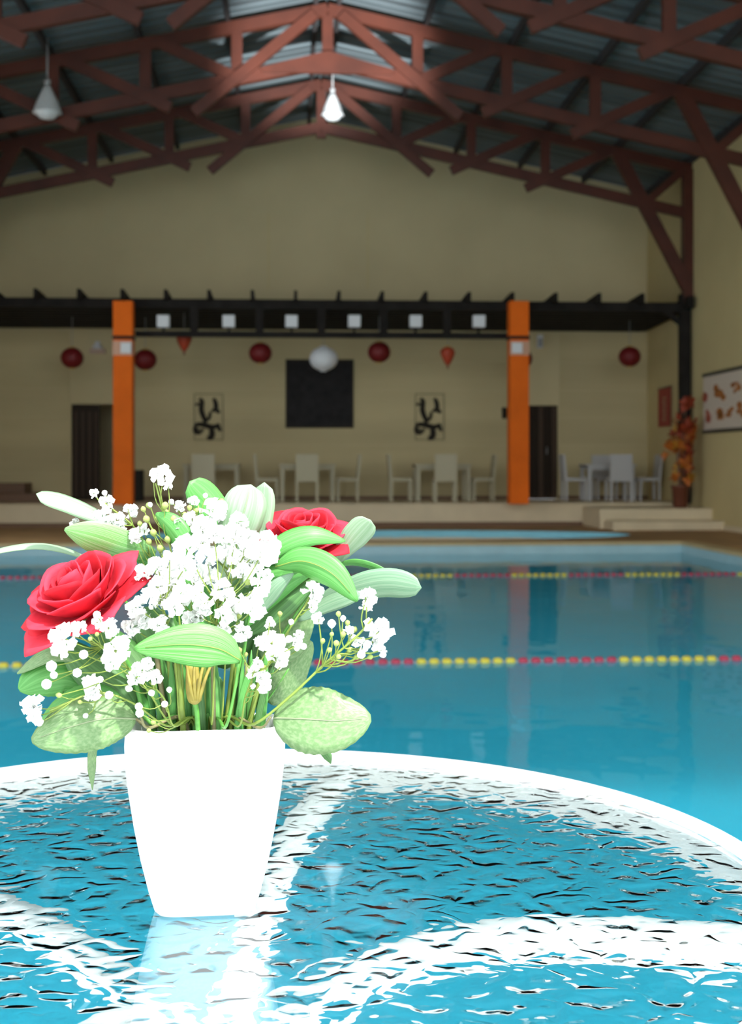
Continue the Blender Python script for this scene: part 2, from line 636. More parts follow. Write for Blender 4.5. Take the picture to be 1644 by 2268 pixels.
# pale boarding of the wall below the pergola: wide boards, one by one
zb = [PLAT_Z, 0.98, 1.56, 2.14, 2.72, 3.30, 3.92]
for i in range(6):
    for x0, x1 in ((D1[1] + 0.03, D2[0] - 0.03), (D2[1] + 0.03, RX), (LX, D1[0] - 0.03)):
        z0, z1 = zb[i] + 0.006, zb[i + 1] - 0.006
        b_ = MB().span((x0, BY - 0.018 - 0.003 * (i % 2), z0), (x1, BY, z1))
        b_.build('wall_board', M['wall_board'], wall_back)
for x in (595, 815):
    p = at_y(x, 470, BY)
    q = at_y(x, 640, BY)
    MB().span((p.x - 0.012, BY - 0.008, q.z), (p.x + 0.012, BY, p.z)).build('joint_strip', M['wall_side'], wall_back)
sk = MB()
for x0, x1 in ((LX, D1[0]), (D1[1], D2[0]), (D2[1], RX)):
    sk.span((x0, BY - 0.035, PLAT_Z), (x1, BY - 0.02, PLAT_Z + 0.07))
struct('baseboard_back', sk, M['brown_step'])

wr = MB()
wr.prism([(RX, ROOF_Y0, -0.1), (RX, BY + wt_, -0.1), (RX, BY + wt_, TOP_H + ROOF_UP - 0.03), (RX, ROOF_Y0, TOP_H + ROOF_UP - 0.03)], (0.3, 0, 0))
struct('wall_right', wr, M['wall_side'])
wl = MB()  # window openings invented in this unseen wall, to let daylight onto the right wall
WT = TOP_H + ROOF_UP - 0.03
for y0, y1, z0, z1 in ((ROOF_Y0, BY + wt_, -0.1, 1.4), (ROOF_Y0, BY + wt_, 4.6, WT), (ROOF_Y0, 5.0, 1.4, 4.6), (20.5, BY + wt_, 1.4, 4.6)):
    wl.span((LX - 0.3, y0, z0), (LX, y1, z1))
for y in (8.8, 12.7, 16.6):
    wl.span((LX - 0.3, y - 0.2, 1.4), (LX, y + 0.2, 4.6))
struct('wall_left', wl, M['wall_side'])
sk = MB().span((RX - 0.03, 6, 0), (RX, PLAT_Y - 1.9, 0.09))
struct('baseboard_right', sk, M['platform'])

# doors
d1 = bpy.data.objects.new('door_1', None)
COL.objects.link(d1)
d1.location = (D1[0], BY, PLAT_Z)
tag(d1, kind='structure')
dz0, dz1 = PLAT_Z, DOOR_H
rc = MB()
rc.span((D1[0] - 0.2, BY + 1.3, dz0 - 0.1), (D1[1] + 0.6, BY + 1.4, dz1 + 0.1))
rc.build('passage_wall', M['wall'], d1)
MB().span((D1[0] - 0.2, BY + 0.3, dz1), (D1[1] + 0.6, BY + 1.4, dz1 + 0.1)).build('passage_ceiling', M['wall'], d1)
MB().span((D1[0] - 0.2, BY + 0.0, dz0 - 0.1), (D1[1] + 0.6, BY + 1.4, dz0)).build('passage_floor', M['brown_step'], d1)
MB().span((D1[0] - 0.2, BY + 0.3, dz0), (D1[0] - 0.1, BY + 1.4, dz1)).build('passage_side', M['wall'], d1)
MB().span((D1[1] + 0.5, BY + 0.3, dz0), (D1[1] + 0.6, BY + 1.4, dz1)).build('passage_side', M['wall'], d1)
lw = (D1[1] - D1[0]) * 0.68
lf = MB().span((D1[0] + 0.01, BY + 0.02, dz0), (D1[0] + lw, BY + 0.06, dz1 - 0.01))
lf = lf.build('door_leaf', M['door_dark'], d1)
for k in range(4):
    x = D1[0] + 0.06 + k * lw / 4.2
    MB().span((x, BY + 0.0, dz0 + 0.05), (x + 0.07, BY + 0.02, dz1 - 0.15)).build('slat', M['door_rib'], lf)
d2 = bpy.data.objects.new('door_2', None)
COL.objects.link(d2)
d2.location = (D2[0], BY, PLAT_Z)
tag(d2, kind='structure')
MB().span((D2[0], BY + 0.06, dz0), (D2[1], BY + 0.12, dz1)).build('door_leaf', M['door_dark'], d2)
nf = 6
for k in range(nf):
    x0 = D2[0] + (D2[1] - D2[0]) * k / nf
    x1 = D2[0] + (D2[1] - D2[0]) * (k + 1) / nf
    MB().span((x0 + 0.02, BY + 0.03, dz0 + 0.02), (x1 - 0.02, BY + 0.06, dz1 - 0.02)).build('folding_panel', M['door_rib'] if k % 2 else M['door_dark'], d2)
h = MB().tube([(D2[0] + 0.62, BY + 0.0, dz0 + 0.95), (D2[0] + 0.62, BY + 0.0, dz0 + 1.1)], 0.012)
h.span((D2[0] + 0.61, BY, dz0 + 1.0), (D2[0] + 0.63, BY + 0.04, dz0 + 1.02))
h.build('door_handle', M['cable'], d2)

# platform (stage) and steps
pt = MB().span((LX, PLAT_Y, 0), (RX, BY, PLAT_Z - 0.04))
stage = struct('floor_platform', pt, M['platform'])
MB().span((LX, PLAT_Y - 0.03, PLAT_Z - 0.04), (RX, BY, PLAT_Z)).build('platform_top', M['platform'], stage)
MB().span((LX, PLAT_Y - 0.02, 0), (5.55, PLAT_Y, 0.07)).build('skirting', M['brown_step'], stage)
st = thing('platform_steps', 'two wide tan steps rising to the platform beside the right wall', 'steps', (6.5, 23.3, 0))
MB().span((5.55, 23.1, 0), (RX, PLAT_Y - 0.03, 0.36), 0.01).build('upper_step', M['platform'], st)
MB().span((5.62, 22.45, 0), (RX, 23.1, 0.16), 0.01).build('lower_step', M['platform'], st)

# ------------------------------------------------------------------ roof
ceil = MB()
per, amp = 0.30, 0.035
ys, y = [], ROOF_Y0
while y < BY + 0.4:
    ys += [(y, 0.0), (y + 0.18, 0.0), (y + 0.21, amp), (y + 0.27, amp)]
    y += per
for x_out in (RX + 0.4, LX - 0.4):
    vs_ = []
    for yy, a in ys:
        vs_ += [(RIDGE, yy, top_z(RIDGE) + ROOF_UP + a), (x_out, yy, top_z(x_out) + ROOF_UP + a)]
    ceil.add(vs_, [(2 * i, 2 * i + 1, 2 * i + 3, 2 * i + 2) for i in range(len(ys) - 1)])
ceil_o = struct('ceiling', ceil, M['roof'])
ridge_cap = MB().prism([(RIDGE - 0.3, ROOF_Y0, top_z(RIDGE - .3) + ROOF_UP + .05), (RIDGE, ROOF_Y0, TOP_R + ROOF_UP + .06), (RIDGE + 0.3, ROOF_Y0, top_z(RIDGE + .3) + ROOF_UP + .05), (RIDGE, ROOF_Y0, TOP_R + ROOF_UP + .09)], (0, BY - ROOF_Y0, 0))
ridge_cap.build('ridge_cap', M['roof'], ceil_o)
for k in range(6):
    for sgn in (-1, 1):
        x = RIDGE + sgn * (0.18 + k * 1.36)
        z = top_z(x) + 0.01
        MB().bar((x, ROOF_Y0, z + 0.075), (x, BY, z + 0.075), 0.07, 0.13).build('purlin', M['purlin'], ceil_o)


def build_truss():
    t = thing('roof_truss', '', 'truss', (RIDGE, 0, 0), 'roof trusses')
    DEP = 0.88
    tz = lambda o: TOP_R - SLOPE * o - 0.09
    bz = lambda o: TOP_R - DEP - (SLOPE + 0.008) * o
    P = lambda s, o, z: Vector((RIDGE + s * o, 0, z))
    w, h = 0.10, 0.17
    for s in (-1, 1):
        MB().bar(P(s, 0.0, tz(0)), P(s, HALF - 0.02, tz(HALF)), 0.12, 0.19).build('top_chord', M['steel'], t)
        MB().bar(P(s, 0.0, bz(0.0)), P(s, HALF - 0.02, bz(HALF)), 0.12, 0.19).build('bottom_chord', M['steel'], t)
        for o in (1.4, 2.8, 4.2):
            MB().bar(P(s, o, bz(o) - 0.03), P(s, o, tz(o)), h, w).build('vertical_post', M['steel'], t)
        for a, b, poke in ((1.4, 2.62, 0.0), (2.8, 4.05, 0.42), (4.2, 5.45, 0.42)):
            A, B = P(s, a, bz(a)), P(s, b, tz(b))
            A2 = A - (B - A).normalized() * poke
            MB().bar(A2 + Vector((0, -0.05, 0)), B + Vector((0, -0.05, 0)), w, h).build('diagonal_brace', M['steel'], t)
        A, B = P(s, 0.2, tz(0.2) - 0.05), P(s, 1.4, bz(1.4))
        MB().bar(A + Vector((0, -0.08, 0)), B + Vector((0, -0.08, 0)) + (B - A).normalized() * 0.85, w, h).build('diagonal_brace', M['steel'], t)
        A, B = P(s, 5.55, tz(5.55)), P(s, HALF - 0.1, 4.5)
        MB().bar(A + Vector((0, -0.03, 0)), B + Vector((0, -0.03, 0)), 0.12, 0.24).build('knee_brace', M['steel'], t)
        A, B = P(s, 6.1, bz(6.1)), P(s, HALF - 0.12, tz(HALF - 0.12))
        MB().bar(A, B, w, 0.15).build('heel_brace', M['steel'], t)
        MB().span((RIDGE + s * (HALF - 0.09) - 0.09, -0.1, 4.2), (RIDGE + s * (HALF - 0.09) + 0.09, 0.1, tz(HALF))).build('wall_post', M['steel'], t)
    MB().bar(P(1, 0, tz(0)), P(1, 0, bz(0) - 0.2), h, w).build('king_post', M['steel'], t)
    return t


tr = build_truss()
TR_Y = [24.3, 20.3, 16.3]
tr.location.y = TR_Y[0]
tr['label'] = 'reddish brown steel roof truss over the platform, the farthest one'
tr_mid = copy_tree(tr, (RIDGE, TR_Y[1], 0), label='reddish brown roof truss carrying the white pendant lamps, middle of three')
bz = lambda o: TOP_R - 0.88 - (SLOPE + 0.008) * o
gx = lambda o, z: (RIDGE + o, TR_Y[1] - 0.05, z)
MB().prism([gx(-1.0, bz(0) - 0.22), gx(1.0, bz(0) - 0.22), gx(1.05, bz(1.05) + 0.08), gx(0, bz(0) + 0.13), gx(-1.05, bz(1.05) + 0.08)], (0, -0.07, 0)).build('gusset_plate', M['steel'], tr_mid)
copy_tree(tr, (RIDGE, TR_Y[2], 0), label='reddish brown roof truss cut off by the top edge, the nearest one')

# ------------------------------------------------------------------ pergola on the platform
PG_Y = 24.3
pg = thing('pergola', 'dark brown timber pergola spanning the platform against the back wall', 'pergola', (RIDGE, PG_Y, PLAT_Z))
zt, zbm = 4.2, 3.99
MB().span((LX, PG_Y - 0.05, zt - 0.17), (RX - 0.12, PG_Y + 0.07, zt)).build('front_beam', M['dark_wood'], pg)
MB().span((LX, BY - 0.14, zbm), (RX - 0.02, BY - 0.03, zt)).build('wall_ledger', M['dark_wood'], pg)
MB().bar((RX - 0.12, PG_Y - 0.35, zt - 0.02), (RX - 0.12, BY - 0.15, zt - 0.13), 0.1, 0.22).build('side_beam', M['dark_wood'], pg)
for px in range(-10, 1500, 95):
    x = at_y(px, 655, PG_Y).x
    if x < RX - 0.3:
        MB().bar((x, PG_Y - 0.32, zt + 0.05), (x, BY - 0.14, zt - 0.06), 0.06, 0.17).build('rafter', M['dark_wood'], pg)
for k in range(9):
    y = PG_Y + 0.25 + k * 0.31
    zz = zt - 0.1 - 0.1 * (y - PG_Y) / 3.1
    MB().span((LX, y, zz - 0.06), (RX - 0.2, y + 0.2, zz - 0.035)).build('slat', M['dark_wood'], pg)
MB().span((RX - 0.24, PG_Y - 0.09, PLAT_Z), (RX - 0.05, PG_Y + 0.09, zt + 0.16)).build('post', M['dark_wood'], pg)
MB().bar((RX - 0.14, PG_Y, zt - 0.45), (RX - 0.55, PG_Y + 0.02, zt - 0.12), 0.08, 0.1).build('brace', M['dark_wood'], pg)
zr = at_y(742, 742, PG_Y).z
xl, xr = at_y(300, 742, PG_Y).x, at_y(1126, 742, PG_Y).x
MB().span((xl, PG_Y - 0.04, zr - 0.055), (xr, PG_Y + 0.04, zr + 0.055)).build('lower_rail', M['dark_wood'], pg)
for px in (430, 575, 712, 850, 990):
    x = at_y(px, 730, PG_Y).x
    MB().span((x - 0.07, PG_Y - 0.04, zr + 0.05), (x + 0.07, PG_Y + 0.04, zt - 0.1)).build('rail_hanger', M['dark_wood'], pg)

for i, px in enumerate((362, 507, 646, 785, 921, 1061)):
    p = at_y(px, 712, PG_Y - 0.12)
    nm = ('first', 'second', 'third', 'fourth', 'fifth', 'sixth')[i]
    t = thing('cube_lamp', f'white cube lamp on the pergola rail, {nm} one counted from the left column', 'lamp', (p.x, PG_Y - 0.12, p.z), 'cube lamps along the pergola')
    MB().box((p.x, PG_Y - 0.12, p.z), (0.225, 0.16, 0.225), 0.015).build('lamp_shade', M['paper_white'], t)
    MB().span((p.x - 0.02, PG_Y - 0.12, zr + 0.05), (p.x + 0.02, PG_Y - 0.02, p.z - 0.1)).build('lamp_bracket', M['dark_wood'], t)

for px, side in ((278, 'left'), (1143, 'right')):
    x = at_y(px, 900, PG_Y).x
    hw = 21 / FPX * PG_Y
    zc = at_y(px, 672, PG_Y).z
    t = thing('column', f'tall orange painted square column carrying the pergola at the {side} door', 'column', (x, PG_Y, PLAT_Z), 'orange columns')
    MB().span((x - hw, PG_Y - 0.4, PLAT_Z), (x + hw, PG_Y - 0.06, zc), 0.008).build('shaft', M['orange'], t)
    zd = at_y(px, 752, PG_Y).z
    MB().span((x - hw - 0.012, PG_Y - 0.412, zd - 0.03), (x + hw + 0.012, PG_Y - 0.05, zd + 0.03)).build('dark_band', M['dark_wood'], t)
    p = at_y(px + 2, 771, PG_Y - 0.41)
    l = thing('column_lamp', f'square white wall lamp on a pale plate on the {side} orange column', 'lamp', (p.x, PG_Y - 0.41, p.z), 'square lamps on the columns')
    MB().span((x - hw - 0.006, PG_Y - 0.412, p.z - 0.13), (x + hw + 0.006, PG_Y - 0.4, p.z + 0.13)).build('back_plate', mat('pale_orange_plate_' + side, (0.62, 0.34, 0.22), 0.6), l)
    MB().box((p.x, PG_Y - 0.45, p.z), (0.19, 0.08, 0.19), 0.01).build('lamp_shade', M['paper_white'], l)

# ------------------------------------------------------------------ lanterns


def round_lantern(px, py, Y, d, m, label, squash=0.92, group='round red lanterns', cat='lantern'):
    p = at_y(px, py, Y)
    t = thing('paper_lantern', label, cat, p, group)
    b_ = MB()
    prof = []
    nn = 14
    for i in range(nn + 1):
        a = math.pi * (0.08 + 0.84 * i / nn)
        rr = math.sin(a) * d / 2 * (1 + (0.012 if i % 2 else -0.012))
        prof.append((rr, -math.cos(a) * d / 2 * squash))
    b_.lathe(prof, 20, p)
    b_.build('lantern_body', m, t)
    MB().lathe([(d * 0.13, d / 2 * squash - 0.02), (d * 0.13, d / 2 * squash + 0.015)], 12, p).build('lantern_cap', M['gold'] if m is not M['paper_white'] else M['matt_white'], t)
    MB().lathe([(d * 0.12, -d / 2 * squash - 0.012), (d * 0.12, -d / 2 * squash + 0.02)], 12, p).build('lantern_ring', M['gold'] if m is not M['paper_white'] else M['matt_white'], t)
    MB().tube([p + Vector((0, 0, d / 2 * squash)), Vector((p.x, p.y, zt - 0.13))], 0.006, 5).build('cord', M['cable'], t)
    return t


LD = 50 / FPX * 25.6
round_lantern(160, 793, 25.6, LD, M['lantern_red'], 'round red lantern above the open door, left of the left column')
round_lantern(322, 797, 25.6, LD, M['lantern_red'], 'round red lantern half hidden behind the left orange column')
round_lantern(577, 782, 25.2, LD, M['lantern_red'], 'round red lantern left of the white globe above the left chairs')
round_lantern(840, 780, 25.2, LD, M['lantern_red'], 'round red lantern right of the white globe over the black board')
round_lantern(1155, 795, 25.6, LD, M['lantern_red'], 'round red lantern mostly hidden behind the right orange column')
round_lantern(1395, 790, 25.6, LD, M['lantern_red'], 'round red lantern hanging alone near the right corner')
round_lantern(717, 795, 25.0, 63 / FPX * 25.0, M['paper_white'], 'large white globe lantern hanging before the black board', 0.84, 'white globe lantern')


def drop_lantern(px, py, label):
    p = at_y(px, py, 24.9)
    t = thing('drop_lantern', label, 'lantern', p, 'drop shaped lanterns')
    MB().lathe([(0.02, -0.19), (0.07, -0.12), (0.13, 0.0), (0.145, 0.07), (0.11, 0.14), (0.04, 0.17)], 14, p).build('lantern_body', M['lantern_orange'], t)
    MB().lathe([(0.05, 0.165), (0.05, 0.19)], 10, p).build('lantern_cap', M['gold'], t)
    MB().tube([p + Vector((0, 0, 0.18)), Vector((p.x, p.y, zt - 0.13))], 0.006, 5).build('cord', M['cable'], t)
    MB().tube([p + Vector((0, 0, -0.19)), p + Vector((0, 0, -0.25))], 0.012, 5, r2=0.02).build('tassel', M['lantern_red'], t)


drop_lantern(408, 757, 'small orange drop shaped lantern half behind the pergola rail, at left')
drop_lantern(992, 788, 'small orange drop shaped lantern between globe and right column')

# pendant lamps under the trusses


def pendant(px, py, Y, d, h, tilt, top, label):
    p = at_y(px, py, Y)
    t = thing('pendant_lamp', label, 'lamp', p, 'white pendant lamps')
    MB().lathe([(d * 0.5, -h * 0.32), (d * 0.485, -h * 0.30), (d * 0.36, 0.0), (d * 0.2, h * 0.3), (d * 0.09, h * 0.5)], 20, p).build('lamp_shade', M['lamp_white'], t)
    MB().lathe([(0.02, -h * 0.5), (d * 0.26, -h * 0.46), (d * 0.40, -h * 0.34), (d * 0.42, -h * 0.29)], 16, p).build('lamp_glass', M['lamp_white'], t)
    MB().lathe([(d * 0.10, h * 0.48), (d * 0.12, h * 0.62), (d * 0.05, h * 0.66)], 12, p).build('lamp_cap', M['cable'], t)
    MB().tube([p + Vector((0, 0, h * 0.6)), Vector((p.x, p.y, top))], 0.012, 6).build('cord', M['cable'], t)


pendant(737, 236, 20.25, 0.36, 0.44, 0, 7.3, 'white cone pendant lamp hanging under the ridge of the middle truss')
pl = at_y(105, 226, 19.9)
pendant(105, 226, 19.9, 0.44, 0.52, 0, top_z(pl.x) + 0.15, 'white cone pendant lamp hanging at the left edge among truss bars')

# ------------------------------------------------------------------ things on the back wall
p0, p1 = at_y(633, 948, BY), at_y(783, 797, BY)
bt = thing('menu_board', 'large square black board on the back wall beneath the white globe', 'board', ((p0.x + p1.x) / 2, BY, p0.z))
MB().span((p0.x + 0.04, BY - 0.06, p0.z + 0.04), (p1.x - 0.04, BY - 0.02, p1.z - 0.04)).build('panel', M['black'], bt)
fr = MB()
fr.span((p0.x, BY - 0.075, p0.z), (p1.x, BY - 0.02, p0.z + 0.045)).span((p0.x, BY - 0.075, p1.z - 0.045), (p1.x, BY - 0.02, p1.z))
fr.span((p0.x, BY - 0.075, p0.z + 0.045), (p0.x + 0.045, BY - 0.02, p1.z - 0.045)).span((p1.x - 0.045, BY - 0.075, p0.z + 0.045), (p1.x, BY - 0.02, p1.z - 0.045))
fr.build('board_frame', M['iron'], bt)

# iron wall art: brush-like strokes in a thin frame, stroke points in the photo's pixels for the right-hand piece
STROKES = [
    ([(931, 883), (937, 890), (935, 905), (938, 918), (943, 930), (944, 942)], 8),
    ([(922, 897), (936, 893)], 4),
    ([(962, 882), (967, 893), (967, 906), (958, 911)], 7),
    ([(967, 906), (976, 915)], 6),
    ([(955, 912), (953, 925), (944, 934)], 5),
    ([(922, 941), (934, 940), (950, 944), (962, 946), (976, 940)], 8),
    ([(922, 941), (921, 954), (930, 959), (940, 950)], 6),
    ([(956, 946), (959, 957), (957, 968), (948, 971)], 9),
    ([(972, 944), (978, 955)], 6),
    ([(930, 953), (926, 948)], 4),
]


def wall_art(dx, label):
    c = at_y(951 + dx, 924, BY)
    t = thing('iron_wall_art', label, 'wall art', (c.x, BY, c.z), 'black iron wall art')
    for pts, w in STROKES:
        q = [at_y(x + dx, y, BY) for x, y in pts]
        for v in q: v.y = BY - 0.045
        q = spline(q, max(2, len(q) * 3))
        k = len(q)
        ww = w / FPX * BY / 2 * 1.5
        MB().tube(q, [ww * (0.55 + 0.45 * math.sin(math.pi * (i + 0.6) / k)) for i in range(k)], 8, flat=0.4, hint=Vector((0, 1, 0))).build('stroke', M['iron'], t)
    a, b = at_y(920 + dx, 974, BY), at_y(983 + dx, 873, BY)
    f_ = MB()
    y0 = BY - 0.04
    for u, v in (((a.x, a.z), (b.x, a.z)), ((a.x, b.z), (b.x, b.z)), ((a.x, a.z), (a.x, b.z)), ((b.x, a.z), (b.x, b.z))):
        f_.bar((u[0], y0, u[1]), (v[0], y0, v[1]), 0.012, 0.012)
    f_.build('wire_frame', M['iron'], t)
    return t


wall_art(0, 'black iron character wall art right of the black board')
wall_art(-489, 'black iron character wall art left of the black board')

p = at_y(217, 772, BY)
t = thing('emergency_light', 'white domed emergency light on a pale pink base above the open door', 'light', (p.x, BY, p.z))
MB().span((p.x - 0.16, BY - 0.09, p.z - 0.11), (p.x + 0.16, BY - 0.02, p.z - 0.01), 0.01).build('base', mat('pale_pink', (0.52, 0.36, 0.28), 0.6), t)
MB().lathe([(0.11, 0.0), (0.10, 0.05), (0.06, 0.09), (0.01, 0.1)], 14, Vector((p.x, BY - 0.09, p.z - 0.012))).build('dome', M['paper_white'], t)
MB().span((p.x - 0.05, BY - 0.1, p.z - 0.01), (p.x + 0.05, BY - 0.02, p.z + 0.14), 0.01).build('lamp_head', M['paper_white'], t)
p = at_y(1195, 757, BY)
t = thing('wall_speaker', 'small white box speaker on the wall above the dark folding door', 'speaker', (p.x, BY, p.z))
MB().span((p.x - 0.06, BY - 0.12, p.z - 0.14), (p.x + 0.06, BY - 0.025, p.z + 0.14), 0.015).build('case', M['paper_white'], t)
MB().span((p.x - 0.045, BY - 0.128, p.z - 0.12), (p.x + 0.045, BY - 0.118, p.z + 0.06)).build('grille', M['cable'], t)
p = at_y(1117, 915, BY)
t = thing('wall_sconce', 'small dark wall sconce just left of the right orange column', 'lamp', (p.x, BY, p.z))
MB().span((p.x - 0.05, BY - 0.04, p.z - 0.12), (p.x + 0.05, BY - 0.02, p.z + 0.12), 0.008).build('back_plate', M['iron'], t)
MB().lathe([(0.03, -0.1), (0.055, 0.0), (0.065, 0.09), (0.06, 0.11)], 12, Vector((p.x, BY - 0.1, p.z))).build('lamp_shade', M['iron'], t)
MB().span((p.x - 0.012, BY - 0.1, p.z - 0.02), (p.x + 0.012, BY - 0.03, p.z + 0.01)).build('arm', M['iron'], t)

# right wall: red banner and framed print
a, b = at_x(1463, 860, RX), at_x(1490, 945, RX)
zt_, zb_ = at_x(1476, 860, RX).z, at_x(1476, 945, RX).z
t = thing('red_banner', 'narrow red hanging banner on the side wall right of the corner', 'banner', (RX - 0.04, (a.y + b.y) / 2, zb_))
MB().span((RX - 0.045, b.y, zb_), (RX - 0.035, a.y, zt_)).build('cloth', M['banner_red'], t)
for k in range(3):
    zz = zb_ + (zt_ - zb_) * (0.25 + 0.22 * k)
    yc = (a.y + b.y) / 2
    s_ = MB().span((RX - 0.048, yc - 0.12, zz - 0.06), (RX - 0.0455, yc + 0.12, zz - 0.02)).span((RX - 0.048, yc - 0.03, zz - 0.1), (RX - 0.0455, yc + 0.03, zz + 0.07)).span((RX - 0.048, yc - 0.16, zz + 0.03), (RX - 0.0455, yc + 0.1, zz + 0.06))
    s_.build('character', M['banner_mark'], t)
MB().tube([(RX - 0.04, b.y - 0.03, zt_ + 0.01), (RX - 0.04, a.y + 0.03, zt_ + 0.01)], 0.014, 6).build('rod', M['frame_dark'], t)

Yf, Yn = at_x(1562, 900, RX).y, at_x(1562, 900, RX).y - 3.4
zt_, zb_ = at_x(1563, 832, RX).z, at_x(1563, 957, RX).z
t = thing('framed_print', 'long framed print of rust red figures on the near right wall', 'picture', (RX, Yf, zb_))
MB().span((RX - 0.03, Yn, zb_), (RX - 0.012, Yf, zt_)).build('sheet', M['print_white'], t)
f_ = MB()
f_.span((RX - 0.055, Yn, zb_ - 0.03), (RX - 0.01, Yf, zb_ + 0.03)).span((RX - 0.055, Yn, zt_ - 0.03), (RX - 0.01, Yf, zt_ + 0.03))
f_.span((RX - 0.05, Yn - 0.05, zb_ - 0.03), (RX - 0.01, Yn, zt_ + 0.03))
f_.build('picture_frame', M['frame_dark'], t)
FIG = [[(1566, 880, 13, 26), (1573, 925, 14, 24), (1571, 912, 8, 10)], [(1597, 871, 22, 22), (1590, 860, 12, 18), (1607, 880, 12, 14)],
       [(1598, 912, 14, 18), (1597, 924, 10, 16), (1604, 920, 8, 22)], [(1620, 915, 11, 18), (1614, 920, 8, 8), (1626, 905, 8, 10)],
       [(1628, 853, 12, 14), (1640, 858, 12, 20), (1634, 849, 14, 6), (1632, 866, 6, 12)], [(1643, 898, 12, 22), (1640, 912, 8, 12), (1648, 915, 8, 18)]]
for i, blobs in enumerate(FIG):
    m_ = MB()
    for (x, y, bw_, bh_) in blobs:
        c = at_x(x, y, RX)
        c.x = RX - 0.031
        k = FPX / c.y
        ry, rz = bw_ / k * 3.2 / 2, bh_ / k / 2
        rr = [0.8 + 0.35 * rng.random() for _ in range(10)]
        poly = [c + Vector((0, math.cos(2 * math.pi * q / 10) * ry * rr[q], math.sin(2 * math.pi * q / 10) * rz * rr[q])) for q in range(10)]
        m_.prism(poly, (-0.003, 0, 0))
    m_.build('figure', M['print_red'] if i in (0,) else M['print_orange'], t)

# ------------------------------------------------------------------ tables and chairs on the platform


def make_chair(m):
    t = thing('dining_chair', '', 'chair')
    MB().box((0, 0, 0.43), (0.44, 0.44, 0.07), 0.015).build('seat', m, t)
    bk = MB().prism([(-0.22, -0.22, 0.40), (0.22, -0.22, 0.40), (0.215, -0.27, 0.93), (-0.215, -0.27, 0.93)], (0, 0.05, 0))
    bk.build('backrest', m, t)
    for sx in (-1, 1):
        for sy in (-1, 1):
            MB().bar((sx * 0.195, sy * 0.195, 0), (sx * 0.195, sy * 0.19, 0.42), 0.045, 0.045).build('leg', m, t)
    return t


def make_table(m, w):
    t = thing('dining_table', '', 'table')
    MB().box((0, 0, 0.715), (w, 0.8, 0.05), 0.008).build('tabletop', m, t)
    MB().span((-w / 2 + 0.06, -0.34, 0.63), (w / 2 - 0.06, -0.32, 0.69)).span((-w / 2 + 0.06, 0.32, 0.63), (w / 2 - 0.06, 0.34, 0.69)).build('apron', m, t)
    for sx in (-1, 1):
        for sy in (-1, 1):
            MB().span((sx * (w / 2 - 0.06) - 0.035, sy * 0.33 - 0.035, 0), (sx * (w / 2 - 0.06) + 0.035, sy * 0.33 + 0.035, 0.69)).build('leg', m, t)
    return t


ch_c = make_chair(M['chair_cream'])
ch_w = make_chair(M['chair_white'])
tb_c = make_table(M['chair_cream'], 1.12)
tb_w = make_table(M['chair_white'], 1.0)
used = set()


def place(proto, px, Y, rz, label, group):
    x = at_y(px, 1100, Y).x
    if proto in used:
        o = copy_tree(proto, (x, Y, PLAT_Z), rz, label)
    else:
        used.add(proto)
        o = proto
        o.location = (x, Y, PLAT_Z)
        o.rotation_euler = (0, 0, rz)
        o['label'] = label
    o['group'] = group
    return o


GC, GT = 'chairs on the platform', 'tables on the platform'
place(tb_c, 470, 26.3, 0, 'cream dining table under the left iron wall art', GT)
place(ch_c, 452, 25.5, 0, 'cream chair with its back to the pool, under the left iron wall art', GC)
place(tb_c, 681, 26.3, 0, 'cream dining table under the black board', GT)
place(ch_c, 680, 25.5, 0, 'cream chair with its back to the pool, under the black board', GC)
place(ch_c, 770, 26.2, R(90), 'cream chair side on, right of the table under the black board', GC)
place(ch_c, 592, 26.2, R(-90), 'cream chair side on, left of the table under the black board', GC)
place(tb_c, 978, 26.3, 0, 'cream dining table under the right iron wall art', GT)
place(ch_c, 985, 25.5, 0, 'cream chair with its back to the pool, under the right iron wall art', GC)
place(ch_c, 887, 26.2, R(-90), 'cream chair side on, left of the table under the right wall art', GC)
place(ch_c, 1069, 26.2, R(90), 'cream chair side on, right of the table under the right wall art', GC)
place(tb_w, 1345, 26.3, 0, 'white dining table in the right corner of the platform', GT)
place(ch_w, 1370, 25.5, 0, 'white chair with its back to the pool, at the right corner table', GC)
place(ch_w, 1271, 26.2, R(-90), 'white chair side on, beside the dark folding door', GC)
place(ch_w, 1434, 26.15, R(90), 'white chair side on, next to the right corner', GC)
place(ch_w, 1340, 27.0, R(180), 'white chair facing the pool behind the right corner table', GC)

# left: brown stepped bench, narrow dark cabinet
q = at_y(100, 1110, 26.2)
t = thing('step_bench', 'low brown two tier step bench at the left end of the platform', 'bench', (q.x - 0.6, 26.2, PLAT_Z))
MB().span((LX + 0.02, 25.8, PLAT_Z), (q.x, 26.9, PLAT_Z + 0.17), 0.01).build('lower_tier', M['brown_step'], t)
q2 = at_y(55, 1110, 26.2)
MB().span((LX + 0.02, 26.2, PLAT_Z + 0.17), (q2.x, 26.9, PLAT_Z + 0.36), 0.01).build('upper_tier', M['brown_step'], t)
q = at_y(309, 1100, 26.6)
t = thing('floor_speaker', 'narrow black floor box standing just right of the left orange column', 'box', (q.x, 26.6, PLAT_Z))
MB().span((q.x - 0.17, 26.45, PLAT_Z), (q.x + 0.07, 26.8, PLAT_Z + 0.62), 0.01).build('case', M['black'], t)
MB().span((q.x - 0.14, 26.43, PLAT_Z + 0.05), (q.x + 0.04, 26.46, PLAT_Z + 0.57)).build('front_panel', M['iron'], t)

